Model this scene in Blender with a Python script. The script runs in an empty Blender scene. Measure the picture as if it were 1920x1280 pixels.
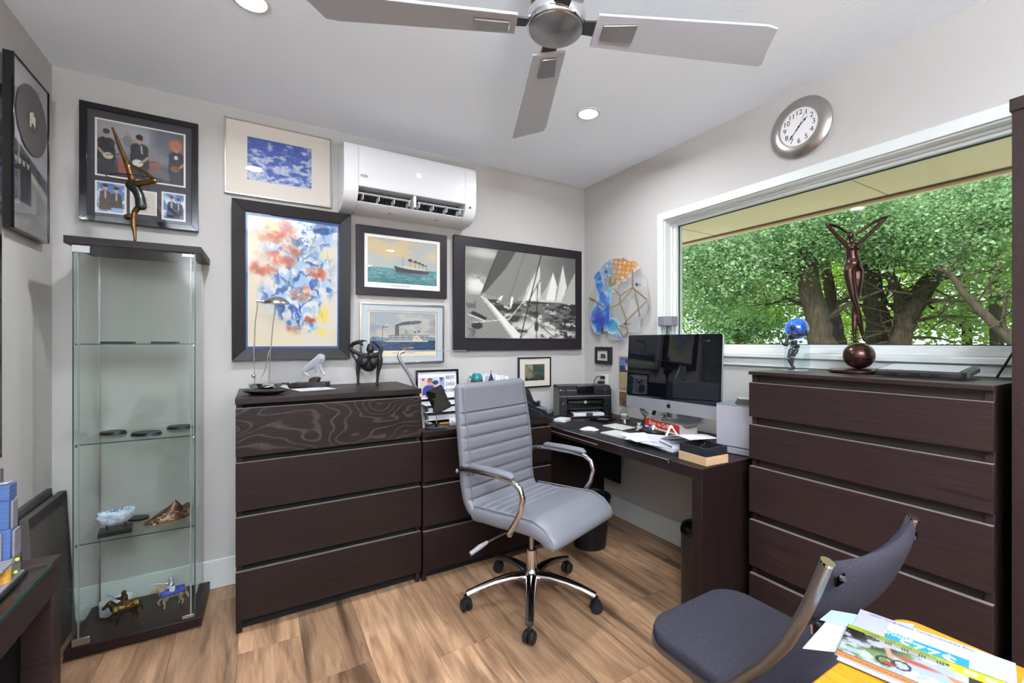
import bpy, bmesh, math, random
import numpy as np
from mathutils import Vector, Matrix
PI = math.pi
SC = bpy.context.scene
COL = SC.collection
H = 2.457          # ceiling height
W = 2.96           # left wall at x = -W, corner of back and right wall at the origin

# ------------------------------------------------------------------ camera
cd = bpy.data.cameras.new('camera'); cam = bpy.data.objects.new('camera', cd); COL.objects.link(cam)
cam.location = (-2.1944, -2.7721, 1.2461); cam.rotation_euler = (PI/2, 0, -.5556)
cd.sensor_width = 36; cd.sensor_fit = 'HORIZONTAL'; cd.lens = 834.18/1920*36
cd.shift_x = -40.41/1920; cd.shift_y = .86/1920; cd.clip_start = .02; cd.clip_end = 200
SC.camera = cam
# ------------------------------------------------------------------ world, sun, exposure
wd = bpy.data.worlds.new('sky'); SC.world = wd; wd.use_nodes = True
wn = wd.node_tree; bg = wn.nodes['Background']
bg.inputs[0].default_value = (.86, .94, 1, 1); bg.inputs[1].default_value = 1.35
sd = bpy.data.lights.new('sun', 'SUN'); sd.energy = 4.5; sd.angle = .12; sd.color = (1, .95, .86)
so = bpy.data.objects.new('sun', sd); COL.objects.link(so); so.rotation_euler = (.25, -.75, 0)
vs = SC.view_settings; SC.display_settings.display_device = 'sRGB'
vs.view_transform = 'Standard'; vs.look = 'None'; vs.gamma = 1; vs.exposure = .72; vs.use_curve_mapping = False
LAMP_W = 11; UP_W = 160
SC.cycles.transparent_max_bounces = 40; SC.cycles.max_bounces = 14; SC.cycles.diffuse_bounces = 8; SC.cycles.glossy_bounces = 6; SC.cycles.transmission_bounces = 12

# ------------------------------------------------------------------ materials
def lin(c):
    if isinstance(c, str):
        c = [int(c[i:i+2], 16)/255 for i in (0, 2, 4)]
    return tuple(((x+.055)/1.055)**2.4 if x > .04045 else x/12.92 for x in c[:3])
_m = {}
def M(name, col=(.5, .5, .5), rough=.5, metal=0, spec=.5, bump=0, bscale=200, var=0, vscale=20, trans=0, ior=1.45, emit=None, es=0, coat=0, stretch=None):
    if name in _m: return _m[name]
    m = bpy.data.materials.new(name); m.use_nodes = True; _m[name] = m
    nt = m.node_tree; b = nt.nodes['Principled BSDF']; c = (*lin(col), 1)
    b.inputs['Base Color'].default_value = c; b.inputs['Roughness'].default_value = rough
    b.inputs['Metallic'].default_value = metal; b.inputs['Specular IOR Level'].default_value = spec
    b.inputs['Transmission Weight'].default_value = trans; b.inputs['IOR'].default_value = ior
    b.inputs['Coat Weight'].default_value = coat
    if emit: b.inputs['Emission Color'].default_value = (*lin(emit), 1); b.inputs['Emission Strength'].default_value = es
    if bump or var:
        tc = nt.nodes.new('ShaderNodeTexCoord'); src = tc.outputs['Object']
        if stretch:
            mp = nt.nodes.new('ShaderNodeMapping'); mp.inputs['Scale'].default_value = stretch
            nt.links.new(src, mp.inputs[0]); src = mp.outputs[0]
        if bump:
            n = nt.nodes.new('ShaderNodeTexNoise'); n.inputs['Scale'].default_value = bscale; n.inputs['Detail'].default_value = 3
            bp = nt.nodes.new('ShaderNodeBump'); bp.inputs['Strength'].default_value = bump; bp.inputs['Distance'].default_value = .003
            nt.links.new(src, n.inputs[0]); nt.links.new(n.outputs[0], bp.inputs['Height']); nt.links.new(bp.outputs[0], b.inputs['Normal'])
        if var:
            n = nt.nodes.new('ShaderNodeTexNoise'); n.inputs['Scale'].default_value = vscale; n.inputs['Detail'].default_value = 5
            r = nt.nodes.new('ShaderNodeValToRGB'); r.color_ramp.elements[0].position = .32; r.color_ramp.elements[1].position = .68
            r.color_ramp.elements[0].color = tuple(x*(1-var) for x in c[:3])+(1,); r.color_ramp.elements[1].color = tuple(min(1, x*(1+var)) for x in c[:3])+(1,)
            nt.links.new(src, n.inputs[0]); nt.links.new(n.outputs[0], r.inputs[0]); nt.links.new(r.outputs[0], b.inputs['Base Color'])
    return m
def thin_glass(name, tint, refl=1.0, rough=.01):
    if name in _m: return _m[name]
    m = bpy.data.materials.new(name); m.use_nodes = True; _m[name] = m; nt = m.node_tree; nt.nodes.clear()
    o = nt.nodes.new('ShaderNodeOutputMaterial'); t = nt.nodes.new('ShaderNodeBsdfTransparent'); g = nt.nodes.new('ShaderNodeBsdfGlossy')
    f = nt.nodes.new('ShaderNodeFresnel'); f.inputs[0].default_value = 1.5; x = nt.nodes.new('ShaderNodeMixShader')
    mu = nt.nodes.new('ShaderNodeMath'); mu.operation = 'MULTIPLY'; mu.inputs[1].default_value = refl
    t.inputs[0].default_value = (*lin(tint), 1); g.inputs['Roughness'].default_value = rough
    ge = nt.nodes.new('ShaderNodeNewGeometry'); fr = nt.nodes.new('ShaderNodeMath'); fr.operation = 'SUBTRACT'; fr.inputs[0].default_value = 1; nt.links.new(ge.outputs['Backfacing'], fr.inputs[1]); m2 = nt.nodes.new('ShaderNodeMath'); m2.operation = 'MULTIPLY'
    nt.links.new(f.outputs[0], mu.inputs[0]); nt.links.new(mu.outputs[0], m2.inputs[0]); nt.links.new(fr.outputs[0], m2.inputs[1]); nt.links.new(m2.outputs[0], x.inputs[0])
    nt.links.new(t.outputs[0], x.inputs[1]); nt.links.new(g.outputs[0], x.inputs[2]); nt.links.new(x.outputs[0], o.inputs[0])
    return m
def wood(name, c0, c1, grain=(1.2, 30, 30), rough=.42, rnd=False, c2=None, bump=.25, scale=3.0, dist=1.6, ring=0, contrast=(.3, .72)):
    if name in _m: return _m[name]
    m = bpy.data.materials.new(name); m.use_nodes = True; _m[name] = m; nt = m.node_tree; b = nt.nodes['Principled BSDF']
    N = lambda t: nt.nodes.new('ShaderNode'+t); L = nt.links.new
    tc = N('TexCoord'); src = tc.outputs['Object']
    if rnd:
        oi = N('ObjectInfo'); mu = N('VectorMath'); mu.operation = 'MULTIPLY_ADD'; cx = N('CombineXYZ')
        for i in range(3): L(oi.outputs['Random'], cx.inputs[i])
        mu.inputs[1].default_value = (37, 71, 13); L(cx.outputs[0], mu.inputs[0]); L(src, mu.inputs[2]); src = mu.outputs[0]
    mp = N('Mapping'); mp.inputs['Scale'].default_value = grain; L(src, mp.inputs[0])
    n = N('TexNoise'); n.inputs['Scale'].default_value = scale; n.inputs['Detail'].default_value = 8; n.inputs['Roughness'].default_value = .62; n.inputs['Distortion'].default_value = dist
    L(mp.outputs[0], n.inputs[0]); fac = n.outputs[0]
    r = N('ValToRGB'); e = r.color_ramp.elements; e[0].position, e[1].position = contrast; e[0].color = (*lin(c0), 1); e[1].color = (*lin(c1), 1)
    L(fac, r.inputs[0]); out = r.outputs[0]
    if c2:  # broad darker / redder streaks and knots along the grain
        mp2 = N('Mapping'); mp2.inputs['Scale'].default_value = tuple(g*.22 for g in grain); L(src, mp2.inputs[0])
        n2 = N('TexNoise'); n2.inputs['Scale'].default_value = scale*1.1; n2.inputs['Detail'].default_value = 6; n2.inputs['Distortion'].default_value = 2.2; L(mp2.outputs[0], n2.inputs[0])
        r2 = N('ValToRGB'); r2.color_ramp.elements[0].position = .46; r2.color_ramp.elements[1].position = .68; r2.color_ramp.elements[1].color = (.82, .82, .82, 1); L(n2.outputs[0], r2.inputs[0])
        mx = N('MixRGB'); mx.inputs[2].default_value = (*lin(c2), 1); L(r2.outputs[0], mx.inputs[0]); L(out, mx.inputs[1]); out = mx.outputs[0]
    if rnd:
        hs = N('HueSaturation'); mr = N('MapRange'); mr.inputs[3].default_value = .72; mr.inputs[4].default_value = 1.28
        L(oi.outputs['Random'], mr.inputs[0]); L(mr.outputs[0], hs.inputs['Value']); L(out, hs.inputs['Color']); out = hs.outputs[0]
    L(out, b.inputs['Base Color']); b.inputs['Roughness'].default_value = rough; b.inputs['Specular IOR Level'].default_value = .3
    bp = N('Bump'); bp.inputs['Strength'].default_value = bump; bp.inputs['Distance'].default_value = .002; L(fac, bp.inputs['Height']); L(bp.outputs[0], b.inputs['Normal'])
    return m
def attr_mat(name, rough=.55, trans=None, sss=0):
    if name in _m: return _m[name]
    m = bpy.data.materials.new(name); m.use_nodes = True; _m[name] = m; nt = m.node_tree; b = nt.nodes['Principled BSDF']
    a = nt.nodes.new('ShaderNodeAttribute'); a.attribute_name = 'col'
    nt.links.new(a.outputs['Color'], b.inputs['Base Color']); b.inputs['Roughness'].default_value = rough
    return m

wall_m = M('painted orange peel plaster', 'b7b3b0', .85, spec=.2, bump=.35, bscale=110)
ceil_m = M('painted ceiling plaster', 'eff5fd', .9, spec=.15, bump=.3, bscale=90)
white_m = M('white satin trim paint', 'd2d5d3', .35)
vinyl_m = M('white vinyl window frame', 'd2d6d5', .3)
black_wood = wood('black brown oak veneer', '130b0a', '291918', (1.3, 26, 26), .4, scale=3.2, dist=2.4, bump=.35)
black_wood_v = wood('black brown veneer upright grain', '130b0b', '281918', (26, 26, 1.3), .42, scale=3.2, dist=1.5)
def cathedral(name, base_m, line):
    m = base_m.copy(); m.name = name; nt = m.node_tree; L = nt.links.new; b = nt.nodes['Principled BSDF']; N = lambda t: nt.nodes.new('ShaderNode'+t)
    old = b.inputs['Base Color'].links[0].from_socket; tc = N('TexCoord'); mp = N('Mapping'); mp.inputs['Scale'].default_value = (1.1, 1, 3.4); n = N('TexNoise'); n.inputs['Scale'].default_value = 1.15; n.inputs['Detail'].default_value = 2.5; n.inputs['Distortion'].default_value = .4
    mu = N('Math'); mu.operation = 'MULTIPLY'; mu.inputs[1].default_value = 190; si = N('Math'); si.operation = 'SINE'; rp = N('ValToRGB'); rp.color_ramp.elements[0].position = .6; rp.color_ramp.elements[1].position = 1.0; rp.color_ramp.elements[1].color = (.34, .34, .34, 1)
    n2 = N('TexNoise'); n2.inputs['Scale'].default_value = 90; mm = N('Math'); mm.operation = 'MULTIPLY'; mx = N('MixRGB'); mx.inputs[2].default_value = (*lin(line), 1)
    L(tc.outputs['Object'], mp.inputs[0]); L(mp.outputs[0], n.inputs[0]); L(n.outputs[0], mu.inputs[0]); L(mu.outputs[0], si.inputs[0]); L(si.outputs[0], rp.inputs[0]); L(tc.outputs['Object'], n2.inputs[0]); L(n2.outputs[0], mm.inputs[1]); L(rp.outputs[0], mm.inputs[0]); L(mm.outputs[0], mx.inputs[0]); L(old, mx.inputs[1]); L(mx.outputs[0], b.inputs['Base Color']); return m
swirl_wood = cathedral('black brown oak with pale swirling grain', black_wood, '7d7274')
grey_wood = wood('dark walnut foil', '201514', '352625', (1.0, 34, 34), .38, scale=3, dist=1.0, bump=.2)
recess_m = M('black recess', '0e0b0b', .8)
edge_m = M('lit pale drawer edge', '7d716d', .4)  # pale colour paints in the light caught by drawer top edges
plank_m = wood('oak plank vinyl', '87624a', 'bd9877', (9, .8, 9), .42, True, '4a3425', .18, 3.0, 1.4, contrast=(.28, .7))
chrome = M('polished chrome', 'd8d8da', .07, 1)
brushed = M('brushed nickel', 'b3aeaa', .28, 1, bump=.06, bscale=300)
steel = M('satin steel', 'a8a6a6', .35, 1)
silver_m = M('silver frame metal', 'c9c4be', .22, 1)
blackp = M('black plastic', '141416', .38)
blackg = M('glossy black plastic', '0c0d10', .12)
dgrey = M('dark grey plastic', '3b3b40', .45)
grey_leather = M('grey leatherette', '727279', .42, spec=.45, bump=.10, bscale=420)
leather2 = M('grey leatherette side', '6e6e75', .45, spec=.4, bump=.1, bscale=420)
paper_m = M('white paper', 'c9c9cd', .7)
paper2_m = M('grey white paper', 'b9b9c2', .7)
cream_m = M('cream mat board', 'd9d0c5', .8, bump=.1, bscale=400)
alu = M('anodised aluminium', 'c7c7cc', .35, .85)
glass_edge = M('green glass edge', '1d4a42', .15, spec=.6)
cab_glass = thin_glass('cabinet glass', 'fafcfb', 1.0)
shelf_glass = thin_glass('shelf glass', 'fafcfb', .9)
pic_glass = thin_glass('picture glass', 'fdfdfd', 1.0)
win_glass = thin_glass('window glass', 'f4f8f6', 1.0)
clear_m = M('clear crystal', 'ffffff', .02, trans=1, ior=1.5)
bronze_m = M('dark bronze', '4a3530', .26, .85, bump=.05, bscale=60)
gold_bronze = M('golden bronze', '7a5c36', .32, .9, var=.25, vscale=25)
print_m = attr_mat('printed picture', .5)

# ------------------------------------------------------------------ geometry helpers
class B:
    def __init__(s): s.v = []; s.f = []; s.mi = []; s.cur = 0
    def add(s, vs, fs, Mx=None):
        o = len(s.v)
        for p in vs:
            p = Vector(p)
            s.v.append(tuple(Mx @ p) if Mx is not None else tuple(p))
        for f in fs: s.f.append([i+o for i in f]); s.mi.append(s.cur)
        return s
    def box(s, a, b, Mx=None):
        x0, y0, z0 = a; x1, y1, z1 = b
        if x1 < x0: x0, x1 = x1, x0
        if y1 < y0: y0, y1 = y1, y0
        if z1 < z0: z0, z1 = z1, z0
        return s.add([(x0,y0,z0),(x1,y0,z0),(x1,y1,z0),(x0,y1,z0),(x0,y0,z1),(x1,y0,z1),(x1,y1,z1),(x0,y1,z1)],
                     [(0,3,2,1),(4,5,6,7),(0,1,5,4),(1,2,6,5),(2,3,7,6),(3,0,4,7)], Mx)
    def tube(s, pts, r, n=12, closed=False, flat=1.0, up=None):
        P = [Vector(p) for p in pts]; k = len(P); R = r if hasattr(r, '__len__') else [r]*k
        T = []
        for i in range(k):
            a = P[(i-1) % k] if closed or i > 0 else P[i]; b = P[(i+1) % k] if closed or i < k-1 else P[i]
            T.append((b-a).normalized())
        u = Vector(up) if up else (Vector((0,0,1)) if abs(T[0].z) < .9 else Vector((1,0,0)))
        vs = []
        for i in range(k):
            u = (u - T[i]*u.dot(T[i])).normalized(); w = T[i].cross(u)
            for j in range(n):
                t = 2*PI*j/n; vs.append(P[i]+(w*math.cos(t)+u*math.sin(t)*flat)*R[i])
        fs = []
        for i in range(k if closed else k-1):
            a, b = i*n, ((i+1) % k)*n
            for j in range(n): fs.append((a+j, a+(j+1) % n, b+(j+1) % n, b+j))
        if not closed: fs += [tuple(range(n))[::-1], tuple(range((k-1)*n, k*n))]
        return s.add(vs, fs)
    def cyl(s, a, b, r, r2=None, n=20): return s.tube([a, b], [r, r if r2 is None else r2], n)
    def lathe(s, prof, n=28, Mx=None, ry=1.0):
        vs, fs = [], []; k = len(prof)
        for (r, z) in prof:
            for j in range(n): t = 2*PI*j/n; vs.append((max(r, 1e-5)*math.cos(t), max(r, 1e-5)*math.sin(t)*ry, z))
        for i in range(k-1):
            for j in range(n): fs.append((i*n+j, i*n+(j+1) % n, (i+1)*n+(j+1) % n, (i+1)*n+j))
        fs += [tuple(range(n))[::-1], tuple(range((k-1)*n, k*n))]
        return s.add(vs, fs, Mx)
    def ball(s, c, r, n=16, Mx=None):
        r = r if hasattr(r, '__len__') else (r, r, r); m = max(6, n*2//3)
        prof = [(math.sin(PI*i/m), -math.cos(PI*i/m)) for i in range(m+1)]
        T = Matrix.Translation(c) @ Matrix.Diagonal((*r, 1))
        return s.lathe(prof, n, (Mx @ T) if Mx is not None else T)
    def prism(s, poly, d0, d1, axis='y', Mx=None):
        k = len(poly); mk = {'y': lambda p, d: (p[0], d, p[1]), 'x': lambda p, d: (d, p[0], p[1]), 'z': lambda p, d: (p[0], p[1], d)}[axis]
        vs = [mk(p, d0) for p in poly]+[mk(p, d1) for p in poly]
        fs = [tuple(range(k)), tuple(range(k, 2*k))[::-1]]+[(i, i+k, (i+1) % k+k, (i+1) % k) for i in range(k)]
        return s.add(vs, fs, Mx)
    def ring(s, o, i, yo, yi, yb):   # mitred picture-frame ring in the XZ plane: outer rect, inner rect, front depth outer/inner, back
        ox0, ox1, oz0, oz1 = o; ix0, ix1, iz0, iz1 = i
        O = [(ox0, oz0), (ox1, oz0), (ox1, oz1), (ox0, oz1)]; I = [(ix0, iz0), (ix1, iz0), (ix1, iz1), (ix0, iz1)]
        for k in range(4):
            a, b, c, d = O[k], O[(k+1) % 4], I[(k+1) % 4], I[k]
            q = [a, b, c, d]; yf = [yo, yo, yi, yi]
            vs = [(p[0], y, p[1]) for p, y in zip(q, yf)]+[(p[0], yb, p[1]) for p in q]
            s.add(vs, [(0,1,2,3),(7,6,5,4),(0,4,5,1),(1,5,6,2),(2,6,7,3),(3,7,4,0)])
        return s
    def build(s, name, mats, parent=None, loc=None, smooth=True, bev=0, ang=38, seg=2, sub=0, rot=None):
        me = bpy.data.meshes.new(name); me.from_pydata(s.v, [], s.f)
        mats = mats if isinstance(mats, (list, tuple)) else [mats]
        for m in mats: me.materials.append(m)
        if len(mats) > 1: me.polygons.foreach_set('material_index', s.mi)
        bm = bmesh.new(); bm.from_mesh(me); bmesh.ops.recalc_face_normals(bm, faces=bm.faces); bm.to_mesh(me); bm.free()
        if smooth:
            me.shade_smooth(); me.set_sharp_from_angle(angle=math.radians(ang))
        o = bpy.data.objects.new(name, me); COL.objects.link(o)
        if parent: o.parent = parent
        if loc: o.location = loc
        if rot: o.rotation_euler = rot
        if bev:
            md = o.modifiers.new('bevel', 'BEVEL'); md.width = bev; md.segments = seg; md.limit_method = 'ANGLE'; md.angle_limit = math.radians(40); md.harden_normals = False
        if sub:
            md = o.modifiers.new('sub', 'SUBSURF'); md.levels = md.render_levels = sub
        return o
def tag(o, label, cat, group=None, kind=None):
    o['label'] = label; o['category'] = cat
    if group: o['group'] = group
    if kind: o['kind'] = kind
    return o
def thing(name, label, cat, loc=(0,0,0), rz=0, group=None, rot=None):
    o = bpy.data.objects.new(name, None); COL.objects.link(o); o.empty_display_size = .05
    o.location = loc; o.rotation_euler = rot if rot else (0, 0, rz)
    return tag(o, label, cat, group)
def structure(o): o['kind'] = 'structure'; return o
def dup(root, loc, rz=None, label=None, group=None):
    def cp(o, par):
        c = o.copy(); COL.objects.link(c)
        if par: c.parent = par
        for ch in o.children: cp(ch, c)
        return c
    r = cp(root, None); r.location = loc
    if rz is not None: r.rotation_euler = (0, 0, rz)
    if label: r['label'] = label
    if group: r['group'] = group
    return r
def bx(name, a, b, m, parent=None, bev=0, **k): return B().box(a, b).build(name, m, parent, bev=bev, **k)
def skin(name, V, E, R, m, parent, sub=2, loc=None, vox=None):
    """one continuous body: tapered limbs and rounded joints along a skeleton, fused by a voxel remesh and smoothed"""
    b = B(); V = [Vector(v) for v in V]
    for i, v in enumerate(V): b.ball(v, R[i], 14)
    for i, j in E:
        if (V[i]-V[j]).length > 1e-6: b.tube([V[i], V[j]], [R[i], R[j]], 14)
    o = b.build(name, m, None, smooth=False)
    md = o.modifiers.new('fuse', 'REMESH'); md.mode = 'VOXEL'; md.voxel_size = vox or max(sorted(R)[len(R)//6]*.42, max(R)*.09); md.use_smooth_shade = True
    sm = o.modifiers.new('smooth', 'SMOOTH'); sm.factor = .5; sm.iterations = 5
    bpy.context.view_layer.update()
    nm = bpy.data.meshes.new_from_object(o.evaluated_get(bpy.context.evaluated_depsgraph_get())); nm.name = name
    old = o.data; bpy.data.objects.remove(o); bpy.data.meshes.remove(old)
    nm.materials.clear(); nm.materials.append(m); nm.shade_smooth()
    o = bpy.data.objects.new(name, nm); COL.objects.link(o)
    if parent: o.parent = parent
    if loc: o.location = loc
    return o
def text(body, size, m, parent, loc, rot=(PI/2, 0, 0), name='lettering', ext=.0004, align='CENTER', sx=1.0):
    cu = bpy.data.curves.new(name, 'FONT'); cu.body = body; cu.size = size; cu.extrude = ext; cu.align_x = align; cu.align_y = 'CENTER'; cu.resolution_u = 3
    t = bpy.data.objects.new(name, cu); COL.objects.link(t); bpy.context.view_layer.update()
    me = bpy.data.meshes.new_from_object(t.evaluated_get(bpy.context.evaluated_depsgraph_get())); me.name = name
    bpy.data.objects.remove(t)
    me.materials.clear(); me.materials.append(m)
    o = bpy.data.objects.new(name, me); COL.objects.link(o); o.parent = parent; o.location = loc; o.rotation_euler = rot; o.scale = (sx, 1, 1)
    return o
def grid(name, fn, x0, x1, z0, z1, nx, ny, m, parent, y=0, mask=None, thick=0, plane='xz'):
    """a flat print: fine grid whose vertices carry the printed colour; fn(u, v) -> sRGB, u left to right, v top to bottom"""
    u, v = np.meshgrid(np.linspace(0, 1, nx+1), np.linspace(0, 1, ny+1)); uf, vf = u.ravel(), v.ravel()
    c = np.clip(fn(uf, vf), 0, 1); c = np.where(c > .04045, ((c+.055)/1.055)**2.4, c/12.92)*.80
    X = x0+uf*(x1-x0); Z = z1-vf*(z1-z0)
    vs = np.stack([X, np.full_like(X, y), Z] if plane == 'xz' else [X, Z, np.full_like(X, y)], 1)
    i = (np.arange(ny)[:, None]*(nx+1)+np.arange(nx)[None]).ravel()
    q = np.stack([i, i+nx+1, i+nx+2, i+1], 1)
    if mask is not None:
        cu, cv = (uf[q].mean(1), vf[q].mean(1)); q = q[mask(cu, cv)]
    me = bpy.data.meshes.new(name); me.from_pydata(vs.tolist(), [], q.tolist())
    a = me.color_attributes.new('col', 'FLOAT_COLOR', 'POINT'); a.data.foreach_set('color', np.c_[c, np.ones(len(c))].astype(np.float32).ravel())
    me.materials.append(m)
    if thick or mask is not None:
        bm = bmesh.new(); bm.from_mesh(me)
        bmesh.ops.delete(bm, geom=[v for v in bm.verts if not v.link_faces], context='VERTS')
        if thick: bmesh.ops.solidify(bm, geom=bm.faces[:], thickness=thick)
        bm.to_mesh(me); bm.free()
    o = bpy.data.objects.new(name, me); COL.objects.link(o)
    if parent: o.parent = parent
    return o
# ---- painting helpers on arrays
def hsh(ix, iy, s): x = np.sin(ix*127.1+iy*311.7+s*74.7)*43758.5453; return x-np.floor(x)
def vn(x, y, s=0):
    ix, iy = np.floor(x), np.floor(y); fx, fy = x-ix, y-iy; fx, fy = fx*fx*(3-2*fx), fy*fy*(3-2*fy)
    a, b, c, d = hsh(ix, iy, s), hsh(ix+1, iy, s), hsh(ix, iy+1, s), hsh(ix+1, iy+1, s)
    return (a*(1-fx)+b*fx)*(1-fy)+(c*(1-fx)+d*fx)*fy
def fbm(x, y, s=0, o=4):
    r = 0; w = .5; t = 0
    for k in range(o): r = r+w*vn(x*2**k+17*k, y*2**k+5*k, s+k); t += w; w *= .55
    return r/t
def ss(a, b, x): t = np.clip((x-a)/(b-a), 0, 1); return t*t*(3-2*t)
def hx(h): return np.array([int(h[i:i+2], 16)/255 for i in (0, 2, 4)])
def base(u, c): return np.ones((len(u), 1))*hx(c)
def put(c, col, m): m = np.clip(m, 0, 1)[:, None]; return c*(1-m)+(hx(col) if isinstance(col, str) else col)*m
def ell(u, v, cx, cy, rx, ry, s=.12): return 1-ss(1-s, 1+s, np.hypot((u-cx)/rx, (v-cy)/ry))
def rect(u, v, a, b, c, d): return ((u > a) & (u < b) & (v > c) & (v < d)).astype(float)
def poly(u, v, P):
    ins = np.zeros(len(u), bool)
    for k in range(len(P)):
        (x1, y1), (x2, y2) = P[k], P[(k+1) % len(P)]
        if y1 == y2: continue
        c = ((y1 > v) != (y2 > v)) & (u < (x2-x1)*(v-y1)/(y2-y1)+x1); ins ^= c
    return ins.astype(float)
def seg(u, v, a, b, w):
    a, b = np.array(a, float), np.array(b, float); d = b-a; t = np.clip(((u-a[0])*d[0]+(v-a[1])*d[1])/(d@d), 0, 1)
    return 1-ss(w*.6, w*1.2, np.hypot(u-a[0]-t*d[0], v-a[1]-t*d[1]))

# ================================================================== room shell
YF = -5.0
fl = structure(bx('floor', (-W-.1, YF-.1, -.12), (.1, .1, -.008), M('underlay', '4a3626', .8)))
random.seed(4)
_pm = {}
def plank(x0, y0, y1, w=.2256):
    key = round(y1-y0, 3)
    if key not in _pm:
        b = B().box((.0006, .0006, -.008), (w-.0006, y1-y0-.0006, 0)); o = b.build('plank', plank_m, fl, smooth=False); _pm[key] = o.data
    else:
        o = bpy.data.objects.new('plank', _pm[key]); COL.objects.link(o); o.parent = fl
    o.location = (x0, y0, 0)
joints = {-4: .3, -3: .9, -2: -.155, -1: -.645, 0: -.961, 1: -.42, 2: -1.08, 3: -.70, 4: -.35, 5: -.90, 6: -1.21, 7: -.55, 8: -1.0, 9: -.3}
for k in range(-3, 10):
    x0 = -2.2624+.2256*k
    j = joints[k-1]
    cuts = sorted({round(y, 4) for y in [0, YF]+[j-1.2*i for i in range(-2, 6)] if YF <= y <= 0})
    for a, b in zip(cuts[:-1], cuts[1:]):
        if b-a > .02: plank(x0, a, b)
structure(bx('ceiling', (-W-.1, YF-.1, H), (.25, .1, H+.1), ceil_m))
structure(bx('wall_back', (-W-.1, 0, -.1), (.2, .1, H), wall_m))
structure(bx('wall_left', (-W-.1, YF, -.1), (-W, 0, H), wall_m))
structure(bx('wall_front', (-W-.1, YF-.1, -.1), (.2, YF, H), wall_m))
WY0, WY1, WZ0, WZ1 = -2.70, -.805, 1.19, 2.022
b = B().box((0, YF, -.1), (.16, 0, WZ0)).box((0, YF, WZ1), (.16, 0, H)).box((0, YF, WZ0), (.16, WY0, WZ1)).box((0, WY1, WZ0), (.16, 0, WZ1))
structure(b.build('wall_right', wall_m, smooth=False))
for nm, a, c in (('baseboard_back', (-W, -.016, 0), (0, 0, .145)), ('baseboard_right', (-.016, YF, 0), (0, -.016, .145)), ('baseboard_left', (-W, YF, 0), (-W+.016, -.016, .145))):
    structure(bx(nm, a, c, white_m, bev=.004))
# window
wi = bpy.data.objects.new('window_1', None); COL.objects.link(wi); structure(wi); wi.location = (0, (WY0+WY1)/2, WZ0)
def wpart(name, b, m, bev=.002, **k):
    o = b.build(name, m, None, bev=bev, **k); o.parent = wi; o.matrix_parent_inverse = Matrix.Translation(wi.location).inverted(); return o
b = B().box((-.014, WY1-.005, WZ0-.0), (0, WY1+.042, WZ1+.042)).box((-.014, WY0-.042, WZ1-.005), (0, WY1-.005, WZ1+.042))
wpart('casing', b, white_m)
b = B().box((0, WY1-.012, WZ0), (.06, WY1-.0005, WZ1-.0005)).box((0, WY0+.001, WZ1-.012), (.06, WY1-.012, WZ1-.0005))
wpart('jamb', b, white_m)
def wring(y0, y1, z0, z1, t, x0, x1):
    return B().box((x0, y1-t, z0), (x1, y1, z1)).box((x0, y0, z0), (x1, y0+t, z1)).box((x0, y0+t, z0), (x1, y1-t, z0+t)).box((x0, y0+t, z1-t), (x1, y1-t, z1))
wpart('window_frame', wring(WY0+.001, WY1-.001, WZ0+.001, WZ1-.001, .022, .05, .15), vinyl_m)
wpart('sash', wring(WY0+.018, WY1-.018, WZ0+.018, WZ1-.012, .024, .066, .12), vinyl_m)
wpart('gasket', wring(WY0+.04, WY1-.040, WZ0+.04, WZ1-.034, .006, .09, .1), M('dark green rubber gasket', '26302d', .6), bev=0)
wpart('pane', B().box((.093, WY0+.042, WZ0+.042), (.097, WY1-.042, WZ1-.036)), win_glass, bev=0, smooth=False)
wpart('sill', B().box((-.034, WY0-.06, 1.166), (.055, WY1+.055, WZ0+.001)), white_m, .004)
wpart('apron', B().box((-.016, WY0-.04, 1.122), (0, WY1+.04, 1.166)), white_m, .003)
# eave outside the window
ev = structure(bx('trim_1', (.165, -8, 2.15), (1.17, 4, 2.21), M('tan painted soffit', 'e6d8b4', .8, var=.04, vscale=2)))
for y in (-5.2, -4.0, -2.8, -1.6, -.38, .9, 2.1): bx('soffit_joint', (.17, y, 2.1485), (1.12, y+.004, 2.1500), M('soffit gap', '8d7d5e', .9), ev)
bx('fascia', (1.155, -8, 2.135), (1.19, 4, 2.25), M('tan fascia', 'e3d3ad', .8), ev)
bx('drip_edge', (1.10, -8, 2.138), (1.118, 4, 2.1499), M('brown drip edge', '6b4a2e', .7), ev)

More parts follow.
